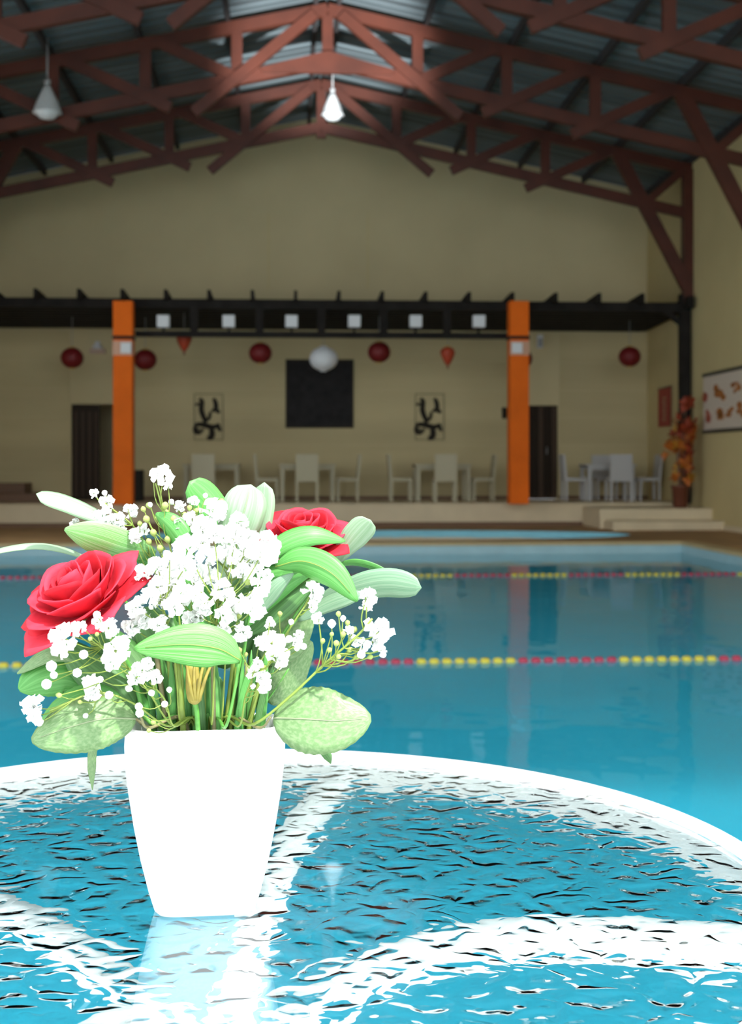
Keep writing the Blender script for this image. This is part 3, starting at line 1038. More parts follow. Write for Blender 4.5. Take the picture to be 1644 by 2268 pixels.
# ------------------------------------------------------------------ potted autumn plant
PB = Vector((at_y(1507, 1118, 23.6).x, 23.6, 0.36))
t = thing('autumn_plant', 'tall artificial plant with orange autumn leaves in a brown pot', 'plant', PB)
MB().lathe([(0.12, 0.0), (0.13, 0.02), (0.155, 0.36), (0.17, 0.37), (0.17, 0.41), (0.145, 0.41), (0.13, 0.36)], 18, PB).build('pot', M['brown_pot'], t)
trunk = MB()
for k in range(3):
    a = k * 2.1
    trunk.tube(spline([PB + Vector((0.03 * math.cos(a), 0.03 * math.sin(a), 0.35)), PB + Vector((0.07 * math.cos(a), 0.05 * math.sin(a), 0.9)), PB + Vector((0.1 * math.cos(a + 1), 0.05 * math.sin(a), 1.4)), PB + Vector((0.03 + 0.04 * k, 0.0, 1.75 + 0.12 * (k - 1)))], 14), 0.02, 6, r2=0.008)
trunk.build('trunk', M['brown_step'], t)


def maple(m):
    mb = MB()
    pts = []
    nn = 10
    for i in range(nn):
        a = 2 * math.pi * i / nn - math.pi / 2
        r = 1.0 if i % 2 == 0 else 0.5
        if i == 0: r = 0.35
        pts.append(Vector((math.cos(a) * r, math.sin(a) * r + 0.5, 0.12 * math.cos(2 * a))))
    mb.add(pts + [Vector((0, 0.5, -0.08))], [(i, (i + 1) % nn, nn) for i in range(nn)])
    return mb.mesh('autumn_leaf', m)


LM = [maple(M['leaf_orange']), maple(M['leaf_red']), maple(M['leaf_yellow'])]
CL = [(1516, 905, 1, 5), (1512, 935, 1, 3), (1500, 960, 1, 6), (1530, 955, 1, 6), (1545, 950, 0, 4), (1520, 965, 1, 5), (1490, 985, 0, 5), (1540, 975, 0, 5), (1505, 995, 0, 5), (1525, 1000, 1, 4), (1485, 1005, 0, 4), (1515, 1020, 1, 4),
      (1505, 1040, 0, 5), (1525, 1042, 1, 6), (1535, 1035, 0, 4), (1510, 1062, 2, 4), (1535, 1062, 2, 4), (1520, 1050, 1, 4)]
for (px, py, c, cnt) in CL:
    for k in range(cnt):
        g = at_y(px + rng.uniform(-11, 11), py + rng.uniform(-10, 10), 23.6 + rng.uniform(-0.16, 0.16))
        g.x = min(g.x, RX - 0.24)
        me = LM[c] if rng.random() < 0.65 else LM[rng.randrange(3)]
        child_mesh('leaf', me, t, g - PB, (rng.uniform(0.4, 2.2), rng.uniform(-0.9, 0.9), rng.uniform(0, 6.28)), rng.uniform(0.10, 0.17))

# ------------------------------------------------------------------ lane ropes


def disc_mesh(m):
    return MB().lathe([(0.011, -0.031), (0.023, -0.027), (0.028, -0.011), (0.028, 0.011), (0.023, 0.027), (0.011, 0.031)], 10).mesh('float', m)


FR, FY = disc_mesh(M['float_red']), disc_mesh(M['float_yellow'])


def lane_rope(Y, phase, label):
    z = WATER_Z + 0.004
    t = thing('lane_rope', label, 'lane rope', (RIDGE, Y, WATER_Z), 'lane ropes')
    MB().tube([(PX0, Y, z), (PX1, Y, z)], 0.008, 6).build('cable', M['cable'], t)
    x = PX0 + 0.1
    while x < PX1 - 0.05:
        k = int(math.floor((x - phase) / 0.672))
        child_mesh('float', FR if k % 2 else FY, t, Vector((x, Y, z)) - t.location, (0, R(90), 0))
        x += 0.084


def at_screen(p):
    d = p - EYE
    z = d.dot(FWD)
    return PXC + FPX * d.dot(RGT) / z, PYC - FPX * d.z / z


y1 = 8.52
xs1 = at_y(922, 1470, y1).x
lane_rope(y1, xs1, 'nearer lane rope of red and yellow floats across the pool')
y2 = 15.15
lane_rope(y2, at_y(1128, 1279, y2).x, 'farther lane rope of red and yellow floats near the pool end')

# ------------------------------------------------------------------ the glass table
TC = EYE + FWD * 1.293 + RGT * (-0.152)
TZ = 1.14 - 0.41                       # top of the glass
TR = 0.562
TC = Vector((TC.x, TC.y, TZ))
tab = thing('glass_table', 'round white metal table with hammered glass top by the pool edge', 'table', (TC.x, TC.y, 0))
N_ = 128
rim = MB()
prof = [(TR - 0.020, -0.012), (TR - 0.020, 0.004), (TR - 0.017, 0.008), (TR - 0.006, 0.009), (TR, 0.004), (TR + 0.001, -0.012), (TR - 0.002, -0.046), (TR - 0.005, -0.048), (TR - 0.018, -0.046)]
vs_ = [TC + Vector((r * math.cos(2 * math.pi * k / N_), r * math.sin(2 * math.pi * k / N_), z)) for r, z in prof for k in range(N_)]
m_ = len(prof)
rim.add(vs_, [(i * N_ + k, i * N_ + (k + 1) % N_, ((i + 1) % m_) * N_ + (k + 1) % N_, ((i + 1) % m_) * N_ + k) for i in range(m_) for k in range(N_)], True)
rim.build('rim', M['white'], tab)
gl = MB()
gr = TR - 0.0205
th = 0.006
circ = lambda z: [TC + Vector((gr * math.cos(2 * math.pi * k / N_), gr * math.sin(2 * math.pi * k / N_), z)) for k in range(N_)]
gl.add(circ(0) + circ(-th), [tuple(range(N_))] + [(k, N_ + k, N_ + (k + 1) % N_, (k + 1) % N_) for k in range(N_)], mi=0)
gl.f.append(tuple(range(2 * N_ - 1, N_ - 1, -1)))
gl.smooth.append(False)
gl.mi.append(1)
gl.build('glass_top', [M['glass_top'], M['glass_bottom']], tab)
ang0 = math.atan2(FWD.y, FWD.x) - R(12)
hubz = TZ - 0.19
for k in range(4):
    a = ang0 + k * math.pi / 2
    dr = Vector((math.cos(a), math.sin(a), 0))
    pts = []
    for i in range(25):
        u = i / 24
        r_ = 0.03 + (TR - 0.03 - 0.012) * u
        pts.append(TC + dr * r_ + UP * (-0.033 - 0.157 * (1 - u) ** 4))
    arm = MB().tube(pts, 0.021, 10).build('arm', M['white'], tab)
    lp = [TC + dr * 0.03 + UP * -0.19, TC + dr * 0.035 + UP * -0.35, TC + dr * 0.10 + UP * -0.55, TC + dr * 0.30 + UP * -0.70, Vector((TC.x, TC.y, 0)) + dr * 0.36 + UP * 0.012]
    MB().tube(spline(lp, 20), 0.017, 8).build('leg', M['white'], tab)
MB().lathe([(0.045, -0.225), (0.05, -0.22), (0.05, -0.165), (0.045, -0.16)], 20, TC).build('hub', M['white'], tab)

# ------------------------------------------------------------------ the vase
VD = 1.214
VC = at(455, 1030, VD)
VC = Vector((VC.x, VC.y, TZ))
VROT = -YAW + R(7)
VH = 0.172
PROF = [(0.0, 0.0435), (0.004, 0.0475), (0.02, 0.0525), (0.05, 0.0600), (0.08, 0.0660), (0.11, 0.0708), (0.135, 0.0738), (0.155, 0.0748), (0.165, 0.0742), (0.170, 0.0722), (0.172, 0.0700)]


def sq(a, r, e=5.0):
    c, s = math.cos(a), math.sin(a)
    k = (abs(c) ** e + abs(s) ** e) ** (-1 / e)
    return Vector((c * k * r * 0.98, s * k * r * 0.56, 0))


rotv = Matrix.Rotation(VROT, 3, 'Z')
vase = MB()
NV = 72
loops = [(r, z, 5.0) for z, r in PROF] + [(0.0668, 0.1715, 5), (0.0650, 0.168, 5), (0.064, 0.155, 5), (0.058, 0.09, 5), (0.046, 0.02, 5), (0.040, 0.010, 5)]
vs_ = []
for r, z, e in loops:
    for k in range(NV):
        vs_.append(VC + rotv @ sq(2 * math.pi * k / NV, r, e) + UP * z)
m_ = len(loops)
fs_ = [(i * NV + k, i * NV + (k + 1) % NV, (i + 1) * NV + (k + 1) % NV, (i + 1) * NV + k) for i in range(m_ - 1) for k in range(NV)]
fs_ += [tuple(range(NV - 1, -1, -1)), tuple((m_ - 1) * NV + k for k in range(NV))]
vase.add(vs_, fs_, True)
vo = vase.build('vase', M['white'], None, VC)
tag(vo, 'square tapering white vase holding the bouquet on the glass table', 'vase')
fm = MB()
vs_ = []
for r, z in ((0.0395, 0.0105), (0.0455, 0.02), (0.0575, 0.09), (0.0610, 0.125)):
    vs_ += [VC + rotv @ sq(2 * math.pi * k / 40, r - 0.0008) + UP * z for k in range(40)]
fm.add(vs_, [(i * 40 + k, i * 40 + (k + 1) % 40, (i + 1) * 40 + (k + 1) % 40, (i + 1) * 40 + k) for i in range(3) for k in range(40)] + [tuple(range(39, -1, -1)), tuple(120 + k for k in range(40))])
fo = fm.build('floral_foam', M['foam'], None, VC)
tag(fo, 'dark green floral foam block inside the white vase', 'foam')
# ------------------------------------------------------------------ bouquet helpers
def vbase(px, py, d, spread=0.55):
    """foot of a stem inside the vase, leaning the way the stem leaves the rim"""
    p = at(px, py, d)
    v = p - VC
    x = max(-1, min(1, v.dot(RGT) / 0.12))
    y = max(-1, min(1, v.dot(FWD) / 0.12))
    foot = VC + RGT * (0.020 * x) + FWD * (0.010 * y) + UP * 0.123
    rim_ = VC + RGT * (0.052 * x) + FWD * (0.024 * y) + UP * 0.176
    return foot, rim_


def px2m(w, d):
    return w / FPX * d


def leaf_mesh(pts, wpx, m, shape='lance', roll=0.0, fold=0.25, curl=0.0, wave=0.0, nseg=18, teeth=0):
    """leaf blade along a spine given as (px, py, distance); returns MB and the spine"""
    sp = spline([at(*p) for p in pts], nseg)
    dm = sum(p[2] for p in pts) / len(pts)
    W_ = px2m(wpx, dm) / 2
    mb = MB()
    uvs = []
    nx = 7
    for i, p in enumerate(sp):
        t = i / (nseg - 1)
        tg = (sp[min(i + 1, nseg - 1)] - sp[max(i - 1, 0)]).normalized()
        view = (EYE - p).normalized()
        sd = tg.cross(view).normalized()
        nr = sd.cross(tg).normalized()
        q = Matrix.Rotation(roll + curl * t, 3, tg)
        sd, nr = q @ sd, q @ nr
        if shape == 'lance':
            w = math.sin(math.pi * min(1, t * 0.97 + 0.02)) ** 0.75 * (1.0 if t < 0.5 else 1.0)
        elif shape == 'round':        # strap leaf with a rounded tip
            w = (0.35 + 0.65 * min(1, t / 0.55)) * math.sqrt(max(0.0, 1 - max(0, (t - 0.72) / 0.28) ** 2.2))
        elif shape == 'ovate':
            w = math.sin(math.pi * min(1, t * 0.985 + 0.008) ** 0.9) ** 0.58
        else:                         # blade of grass
            w = 0.75 + 0.25 * math.sin(math.pi * t) - 0.7 * max(0, t - 0.7) / 0.3
        w = max(w, 0.015) * W_
        for k in range(nx):
            u = -1 + 2 * k / (nx - 1)
            tooth = 1.0
            if teeth and abs(u) > 0.9:
                tooth = 1.0 + 0.016 * (1 if i % 2 else -1)
            z = -abs(u) ** 1.3 * fold * w + wave * w * math.sin(t * 9 + u * 2) * abs(u)
            mb.v.append(p + sd * (u * w * tooth) - nr * z * -1)
            uvs.append((u * 0.5 + 0.5, t))
    for i in range(nseg - 1):
        for k in range(nx - 1):
            a = i * nx + k
            mb.f.append((a, a + 1, a + nx + 1, a + nx))
            mb.smooth.append(True)
            mb.mi.append(0)
    return mb, uvs, sp


def add_leaf(parent, pts, wpx, m, **kw):
    rib = kw.pop('rib', None)
    label = kw.pop('label', None)
    mb, uvs, sp = leaf_mesh(pts, wpx, m, **kw)
    o = bpy.data.objects.new('leaf', None)
    off = root_of(parent).location
    me = bpy.data.meshes.new('leaf')
    me.from_pydata([tuple(p - off) for p in mb.v], [], mb.f)
    me.polygons.foreach_set('use_smooth', mb.smooth)
    me.materials.append(m)
    ul = me.uv_layers.new(name='UVMap')
    for l in me.loops:
        ul.data[l.index].uv = uvs[l.vertex_index]
    bpy.data.objects.remove(o)
    o = bpy.data.objects.new('leaf', me)
    COL.objects.link(o)
    o.parent = parent
    if label: o['label'] = label
    so = o.modifiers.new('thickness', 'SOLIDIFY')
    so.thickness = 0.0006
    so.offset = 0
    if rib is not None:
        dm = pts[0][2]
        r = px2m(rib, dm)
        MB().tube([p + (EYE - p).normalized() * 0.0006 for p in sp[:-2]], r, 6, r2=r * 0.35).build('midrib', M['midrib'] if m in (M['leaf_olive'], M['leaf_pale']) else M['stem'], o)
    return o


def stem_tube(mb, pts, r0, r1, n=24):
    sp = spline(pts, n)
    mb.tube(sp, r0, 6, r2=r1)
    return sp


# frilly white blossoms and buds, shared meshes


def blossom_mesh(seed):
    g = random.Random(seed)
    mb = MB()
    for k in range(17):
        a = g.uniform(0, 6.283)
        el_ = math.asin(min(1, g.uniform(-0.35, 1.0)))
        d = Vector((math.cos(a) * math.cos(el_), math.sin(a) * math.cos(el_), math.sin(el_)))
        _, s, u = frame_of(d)
        ro = g.uniform(0, 6.28)
        s, u = s * math.cos(ro) + u * math.sin(ro), u * math.cos(ro) - s * math.sin(ro)
        L_ = g.uniform(0.34, 0.52)
        w_ = g.uniform(0.22, 0.36)
        c = d * g.uniform(0.02, 0.14)
        tip = d * L_
        mb.add([c, tip * 0.6 + s * w_ * 0.75 + u * 0.06, tip + s * w_ * 0.55 - u * 0.05, tip * 1.1 + s * w_ * 0.1 + u * 0.07, tip - s * w_ * 0.5 - u * 0.06, tip * 0.6 - s * w_ * 0.75 + u * 0.05],
               [(0, 1, 2, 3), (0, 3, 4, 5)])
    me = mb.mesh('blossom', M['blossom'])
    return me


BL = [blossom_mesh(s) for s in range(5)]
_b = MB()
_b.lathe([(0.12, -0.5), (0.34, -0.28), (0.5, 0.02), (0.42, 0.3), (0.18, 0.5)], 8)
BUD = _b.mesh('bud', M['blossom'])
_b = MB()
_b.lathe([(0.12, -0.5), (0.3, -0.28), (0.45, 0.02), (0.36, 0.3), (0.1, 0.5)], 7)
BUDG = _b.mesh('bud', M['bud'])


def baby_breath(label, stem, flowers, buds=(), dz=0.012, r=0.0011, green=()):
    """one sprig: stem points and blossoms (px, py, size px, distance)"""
    pts = [at(*p) for p in stem]
    foot, rim_ = vbase(*stem[0])
    root = thing('babys_breath_sprig', label, 'flower', foot, "sprigs of baby's breath")
    mb = MB()
    sp = stem_tube(mb, [foot, rim_] + pts, r, r * 0.7, 30)
    dst = [p[2] for p in stem]
    spts = sp[9:]

    def branch(tip, rr):
        best = min(range(len(spts)), key=lambda i: (spts[i] - tip).length + 0.35 * max(0, spts[i].z - tip.z))
        best = max(0, best - 3)
        a = spts[best]
        mid = (a + tip) / 2 + UP * -0.004 + RGT * rng.uniform(-0.004, 0.004)
        mb.tube(spline([a, mid, tip], 6), rr, 4, r2=rr * 0.8, cap=False)
        return (tip - mid).normalized()

    todo = []
    for f in flowers:
        d = f[3] if len(f) > 3 else dst[-1]
        tip = at(f[0], f[1], d + rng.uniform(-dz, dz))
        dr = branch(tip, r * 0.55)
        todo.append(('blossom', BL[rng.randrange(5)], tip, dr, px2m(f[2], d) * 1.15))
    for f in buds:
        d = f[3] if len(f) > 3 else dst[-1]
        tip = at(f[0], f[1], d + rng.uniform(-dz, dz))
        dr = branch(tip, r * 0.5)
        todo.append(('bud', BUD, tip, dr, px2m(f[2], d)))
    for f in green:
        d = f[3] if len(f) > 3 else dst[-1]
        tip = at(f[0], f[1], d + rng.uniform(-dz, dz))
        dr = branch(tip, r * 0.5)
        todo.append(('bud', BUDG, tip, dr, px2m(f[2], d)))
    mb.build('stem', M['stem'], root)
    for nm, me, tip, dr, s in todo:
        e = (dr + (EYE - tip).normalized() * (0.6 if nm == 'blossom' else 0.1)).normalized().to_track_quat('Z', 'Y').to_euler()
        child_mesh(nm, me, root, tip - foot, e, s)
    return root


def scatter(cx, cy, rx, ry, nn, s0, s1, d, seed=1):
    g = random.Random(seed)
    out = []
    tries = 0
    while len(out) < nn and tries < 4000:
        tries += 1
        a, q = g.uniform(0, 6.283), math.sqrt(g.random())
        x, y = cx + rx * q * math.cos(a), cy + ry * q * math.sin(a)
        s = g.uniform(s0, s1)
        if all((x - o[0]) ** 2 + (y - o[1]) ** 2 > (0.38 * (s + o[2])) ** 2 for o in out):
            out.append((x, y, s, d))
    return out


# ------------------------------------------------------------------ roses
def rose(label, c, axis, rad, stem_pts, twist=0.0, open_=1.0, seed=3, group='red roses'):
    g = random.Random(seed)
    ax = axis.normalized()
    _, s, u = frame_of(ax)
    foot, rim_ = vbase(*stem_pts[0])
    root = thing('red_rose', label, 'flower', foot, group)
    F = lambda x, y, z: c + (s * x + u * y + ax * z) * rad
    mb = MB()
    stem_tube(mb, [foot, rim_] + [at(*p) for p in stem_pts] + [F(0, 0, -0.28), F(0, 0, -0.05)], 0.0022, 0.0020, 24)
    mb.build('stem', M['stem_green'], root)
    cx = MB()
    cx.add([F(0.16 * math.cos(a), 0.16 * math.sin(a), -0.05) for a in [2 * math.pi * k / 10 for k in range(10)]] + [F(0.06 * math.cos(a), 0.06 * math.sin(a), -0.22) for a in [2 * math.pi * k / 10 for k in range(10)]],
           [(k, (k + 1) % 10, 10 + (k + 1) % 10, 10 + k) for k in range(10)] + [tuple(range(10)), tuple(range(19, 9, -1))])
    for k in range(5):
        a = 2 * math.pi * k / 5
        cx.add([F(0.14 * math.cos(a - .35), 0.14 * math.sin(a - .35), -0.07), F(0.14 * math.cos(a + .35), 0.14 * math.sin(a + .35), -0.07), F(0.62 * math.cos(a), 0.62 * math.sin(a), -0.02)], [(0, 1, 2)])
    cx.build('calyx', M['stem_green'], root)
    # layers: count, mid radius, height, half angle, flare, tip point, droop
    layers = [(2, 0.10, 0.74, 2.0, 0.00, 0.0), (3, 0.20, 0.76, 1.35, 0.04, 0.0), (3, 0.31, 0.74, 1.15, 0.08, 0.02), (4, 0.43, 0.69, 0.98, 0.14, 0.04),
              (5, 0.56, 0.60, 0.82, 0.22, 0.06), (5, 0.69, 0.48, 0.74, 0.30, 0.10), (6, 0.78, 0.30, 0.62, 0.40, 0.16)]
    nu, nv = 11, 9
    for li, (cnt, rm, H, half, fl_, tip) in enumerate(layers):
        for k in range(cnt):
            a0 = twist + li * 0.9 + 2 * math.pi * k / cnt + g.uniform(-0.15, 0.15)
            hh = H * g.uniform(0.93, 1.06)
            rr = rm * g.uniform(0.94, 1.06) * open_
            vs_, fs_ = [], []
            for j in range(nv):
                v = j / (nv - 1)
                for i in range(nu):
                    uu = -1 + 2 * i / (nu - 1)
                    edge = 1 - 0.24 * abs(uu) ** 2.6 + tip * math.exp(-(uu / 0.28) ** 2)
                    vv = v * edge
                    r_ = rr * (math.sin(min(1, vv * 1.05) * math.pi / 2) ** 0.75) + 0.02
                    r_ += fl_ * max(0, vv - 0.55) ** 2 * 2.2 + 0.03 * uu * (1 if k % 2 else -1) * v
                    r_ += 0.02 * math.sin(uu * 5 + k * 2 + li) * v * v
                    z = hh * vv - fl_ * 0.5 * max(0, vv - 0.6) ** 2 * 2.5
                    aa = a0 + uu * half * (0.55 + 0.45 * min(1, v * 1.6))
                    vs_.append(F(r_ * math.cos(aa), r_ * math.sin(aa), z))
            for j in range(nv - 1):
                for i in range(nu - 1):
                    q = j * nu + i
                    fs_.append((q, q + 1, q + nu + 1, q + nu))
            pm = MB().add(vs_, fs_, True)
            o = pm.build('petal', M['rose'] if (li + k) % 3 else M['rose_dark'], root)
            so = o.modifiers.new('thickness', 'SOLIDIFY')
            so.thickness = 0.0009
            so.offset = 0
    return root


camdir = lambda r, up, f: RGT * r + UP * up + FWD * f
rose('large red rose at the left of the bouquet, facing left', at(202, 1352, 1.165), camdir(-0.42, 0.78, -0.46), px2m(152, 1.165), [(330, 1600, 1.20), (290, 1480, 1.20)], twist=0.4, seed=5)
rose('red rose at the right, half hidden behind green leaves', at(672, 1214, 1.262), camdir(-0.05, 0.88, -0.42), px2m(112, 1.262), [(500, 1600, 1.23), (620, 1400, 1.26)], twist=1.3, seed=9)

# ------------------------------------------------------------------ leaf sprays


def spray(label, stem, group='leaf sprays', r=0.0018, m=None, name='leaf_spray'):
    foot, rim_ = vbase(*stem[0])
    root = thing(name, label, 'foliage', foot, group)
    mb = MB()
    stem_tube(mb, [foot, rim_] + [at(*p) for p in stem], r, r * 0.6, 26)
    mb.build('stem', m or M['stem_green'], root)
    return root


# left, upper: long pale strap leaves
t = spray('leaf spray reaching upper left above the red rose, pale strap leaves', [(420, 1600, 1.23), (400, 1420, 1.235), (345, 1260, 1.235), (310, 1215, 1.235)])
add_leaf(t, [(330, 1225, 1.235), (240, 1155, 1.225), (150, 1112, 1.215), (80, 1094, 1.205)], 50, M['leaf_pale'], shape='round', roll=0.75, fold=0.3)
add_leaf(t, [(345, 1225, 1.23), (280, 1215, 1.21), (205, 1190, 1.195), (143, 1172, 1.19)], 82, M['leaf_light'], shape='lance', roll=-0.35, fold=0.2, nseg=22)
add_leaf(t, [(350, 1235, 1.23), (330, 1240, 1.23), (310, 1222, 1.22), (300, 1206, 1.215)], 40, M['leaf'], shape='lance')
t = spray('thin arching leaf crossing the left edge of the picture', [(400, 1600, 1.25), (330, 1420, 1.27), (250, 1290, 1.27), (200, 1240, 1.26)])
add_leaf(t, [(215, 1250, 1.262), (160, 1222, 1.255), (85, 1207, 1.245), (0, 1218, 1.235), (-60, 1245, 1.23)], 26, M['leaf_pale'], shape='lance', roll=1.0)
# top
t = spray('leaf spray standing upright at the top, broad pale leaves', [(470, 1600, 1.24), (480, 1420, 1.25), (500, 1300, 1.25)])
add_leaf(t, [(500, 1290, 1.245), (515, 1210, 1.235), (540, 1135, 1.23), (556, 1073, 1.235)], 98, M['leaf_pale'], shape='round', roll=0.12, fold=0.18, nseg=22, rib=2.0)
add_leaf(t, [(540, 1300, 1.262), (560, 1220, 1.262), (575, 1140, 1.265), (586, 1068, 1.268)], 62, M['leaf_pale'], shape='round', roll=-0.5, fold=0.25)
t = spray('leaf spray at the top left of centre, plain green blunt leaf', [(455, 1600, 1.25), (470, 1400, 1.27), (490, 1250, 1.275)])
add_leaf(t, [(505, 1230, 1.275), (490, 1160, 1.275), (462, 1110, 1.275), (420, 1066, 1.27)], 74, M['leaf'], shape='round', roll=0.3, fold=0.2)
t = spray('narrow two toned leaf bending down behind the white blossoms', [(440, 1600, 1.22), (430, 1400, 1.215), (425, 1290, 1.21)], m=M['stem_green'])
add_leaf(t, [(345, 1138, 1.205), (375, 1165, 1.20), (402, 1205, 1.198), (418, 1262, 1.20)], 62, M['leaf'], shape='lance', roll=0.5, fold=0.45)
# right
t = spray('leaf spray reaching right over the second rose, long green leaves', [(520, 1600, 1.22), (540, 1450, 1.215), (560, 1330, 1.21), (572, 1270, 1.21)])
add_leaf(t, [(565, 1262, 1.21), (620, 1208, 1.205), (690, 1184, 1.205), (765, 1198, 1.215)], 54, M['leaf'], shape='lance', roll=-0.4, fold=0.3, nseg=22)
add_leaf(t, [(555, 1250, 1.215), (590, 1225, 1.21), (640, 1212, 1.21), (700, 1200, 1.215)], 46, M['leaf_grey'], shape='lance', roll=0.3, fold=0.3)
add_leaf(t, [(610, 1255, 1.20), (670, 1243, 1.19), (735, 1270, 1.18), (792, 1332, 1.175)], 70, M['leaf'], shape='lance', roll=0.15, fold=0.28, nseg=22, rib=1.4)
add_leaf(t, [(560, 1275, 1.215), (600, 1268, 1.21), (650, 1262, 1.21), (700, 1262, 1.215)], 44, M['leaf'], shape='lance', roll=-0.2)
t = spray('leaf spray with a pale blunt leaf standing out right of the second rose', [(540, 1600, 1.24), (600, 1450, 1.25), (690, 1310, 1.25), (735, 1255, 1.25)])
add_leaf(t, [(735, 1252, 1.25), (765, 1215, 1.245), (795, 1180, 1.24), (822, 1152, 1.235)], 62, M['leaf_pale'], shape='round', roll=0.3, fold=0.2)
add_leaf(t, [(735, 1258, 1.25), (780, 1246, 1.245), (830, 1256, 1.24), (885, 1282, 1.235)], 18, M['leaf'], shape='lance', roll=0.5)
t = spray('leaf spray with a pale grey leaf pointing far right', [(530, 1600, 1.23), (590, 1470, 1.235), (650, 1380, 1.235), (700, 1340, 1.235)])
add_leaf(t, [(690, 1345, 1.235), (760, 1312, 1.225), (850, 1292, 1.215), (934, 1302, 1.205)], 66, M['leaf_grey'], shape='round', roll=0.25, fold=0.2, nseg=22)
add_leaf(t, [(660, 1375, 1.23), (720, 1340, 1.225), (770, 1322, 1.22), (815, 1312, 1.22)], 40, M['leaf_grey'], shape='lance', roll=-0.3)
t = spray('deep green leaf spray below the second rose', [(500, 1600, 1.21), (530, 1480, 1.215), (550, 1390, 1.22)])
add_leaf(t, [(545, 1390, 1.215), (585, 1335, 1.21), (640, 1288, 1.21), (705, 1258, 1.215)], 56, M['leaf'], shape='lance', roll=0.4, fold=0.3)
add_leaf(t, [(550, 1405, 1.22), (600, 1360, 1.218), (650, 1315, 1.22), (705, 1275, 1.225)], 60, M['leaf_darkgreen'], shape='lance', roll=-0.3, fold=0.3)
add_leaf(t, [(560, 1370, 1.2), (590, 1330, 1.2), (615, 1300, 1.2), (650, 1270, 1.205)], 40, M['leaf_grey'], shape='lance', roll=0.3)
# front striped leaf
t = spray('bright striped leaf lying across the middle front of the bouquet', [(500, 1610, 1.155), (520, 1530, 1.14), (528, 1470, 1.13)])
add_leaf(t, [(532, 1462, 1.128), (480, 1436, 1.115), (400, 1428, 1.11), (296, 1437, 1.115)], 96, M['leaf_vivid'], shape='lance', roll=-0.1, fold=0.12, nseg=26, rib=1.5)
# lower left ovate leaves
t = spray('broad ovate leaf drooping over the left side of the vase', [(330, 1612, 1.165), (312, 1588, 1.155)], m=M['stem_brown'])
add_leaf(t, [(300, 1592, 1.152), (230, 1592, 1.135), (150, 1612, 1.122), (70, 1640, 1.125)], 128, M['leaf_olive'], shape='ovate', roll=0.25, fold=0.18, nseg=24, teeth=1, rib=2.2)
t = spray('brown tipped narrow leaf hanging below the left ovate leaf', [(335, 1612, 1.19), (290, 1590, 1.19), (230, 1620, 1.19)], m=M['stem_brown'])
add_leaf(t, [(225, 1622, 1.19), (206, 1655, 1.188), (202, 1700, 1.186), (205, 1750, 1.185)], 22, M['leaf_olive'], shape='grass', roll=0.5)
t = spray('green serrated leaves at the lower left beside the water', [(350, 1610, 1.21), (280, 1560, 1.21), (200, 1535, 1.205)])
add_leaf(t, [(200, 1520, 1.205), (150, 1490, 1.20), (90, 1500, 1.195), (42, 1528, 1.19)], 100, M['leaf'], shape='ovate', roll=0.3, fold=0.2, nseg=24, teeth=1)
add_leaf(t, [(270, 1550, 1.19), (210, 1548, 1.18), (150, 1568, 1.175), (92, 1600, 1.175)], 84, M['leaf'], shape='ovate', roll=0.3, fold=0.2, nseg=22, teeth=1)
add_leaf(t, [(240, 1480, 1.21), (180, 1445, 1.205), (110, 1445, 1.20), (38, 1492, 1.195)], 54, M['leaf_olive'], shape='lance', roll=0.7)
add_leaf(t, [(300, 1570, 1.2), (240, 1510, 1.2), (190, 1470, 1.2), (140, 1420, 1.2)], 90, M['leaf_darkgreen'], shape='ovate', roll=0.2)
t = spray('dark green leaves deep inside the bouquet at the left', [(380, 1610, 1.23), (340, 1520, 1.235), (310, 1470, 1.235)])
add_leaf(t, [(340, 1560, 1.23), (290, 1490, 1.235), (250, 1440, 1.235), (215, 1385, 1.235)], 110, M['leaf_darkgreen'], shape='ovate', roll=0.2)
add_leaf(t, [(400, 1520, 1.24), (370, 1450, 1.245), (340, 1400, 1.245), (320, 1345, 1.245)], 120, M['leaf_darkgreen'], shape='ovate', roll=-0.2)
add_leaf(t, [(330, 1580, 1.215), (280, 1540, 1.21), (230, 1530, 1.21), (170, 1540, 1.21)], 90, M['leaf'], shape='ovate', roll=0.5)
t = spray('deep green leaves inside the bouquet behind the white blossoms', [(450, 1600, 1.26), (460, 1480, 1.265), (470, 1400, 1.265)])
add_leaf(t, [(460, 1500, 1.26), (440, 1420, 1.262), (430, 1340, 1.264), (410, 1250, 1.265)], 120, M['leaf'], shape='ovate', roll=0.2)
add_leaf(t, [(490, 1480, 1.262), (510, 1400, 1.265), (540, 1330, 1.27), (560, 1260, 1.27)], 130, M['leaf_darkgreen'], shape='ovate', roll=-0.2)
# lower right ovate leaf
t = spray('broad ovate leaf standing out over the right side of the vase', [(575, 1612, 1.175), (600, 1588, 1.17)], m=M['stem_brown'])
add_leaf(t, [(606, 1590, 1.168), (670, 1592, 1.155), (745, 1596, 1.15), (822, 1590, 1.155)], 150, M['leaf_olive'], shape='ovate', roll=-0.15, fold=0.14, nseg=24, teeth=1, rib=2.0)
add_leaf(t, [(690, 1630, 1.19), (710, 1655, 1.19), (726, 1675, 1.19), (733, 1692, 1.19)], 20, M['leaf_darkgreen'], shape='grass')
t = spray('dull olive round leaves in shade at the right of the stems', [(540, 1610, 1.25), (600, 1540, 1.255), (640, 1480, 1.255)])
add_leaf(t, [(600, 1560, 1.255), (625, 1520, 1.255), (650, 1470, 1.255), (690, 1420, 1.255)], 96, M['leaf_olive'], shape='ovate', roll=0.3)
add_leaf(t, [(590, 1470, 1.25), (620, 1420, 1.25), (650, 1370, 1.25), (690, 1310, 1.25)], 110, M['leaf_olive'], shape='ovate', roll=-0.2)
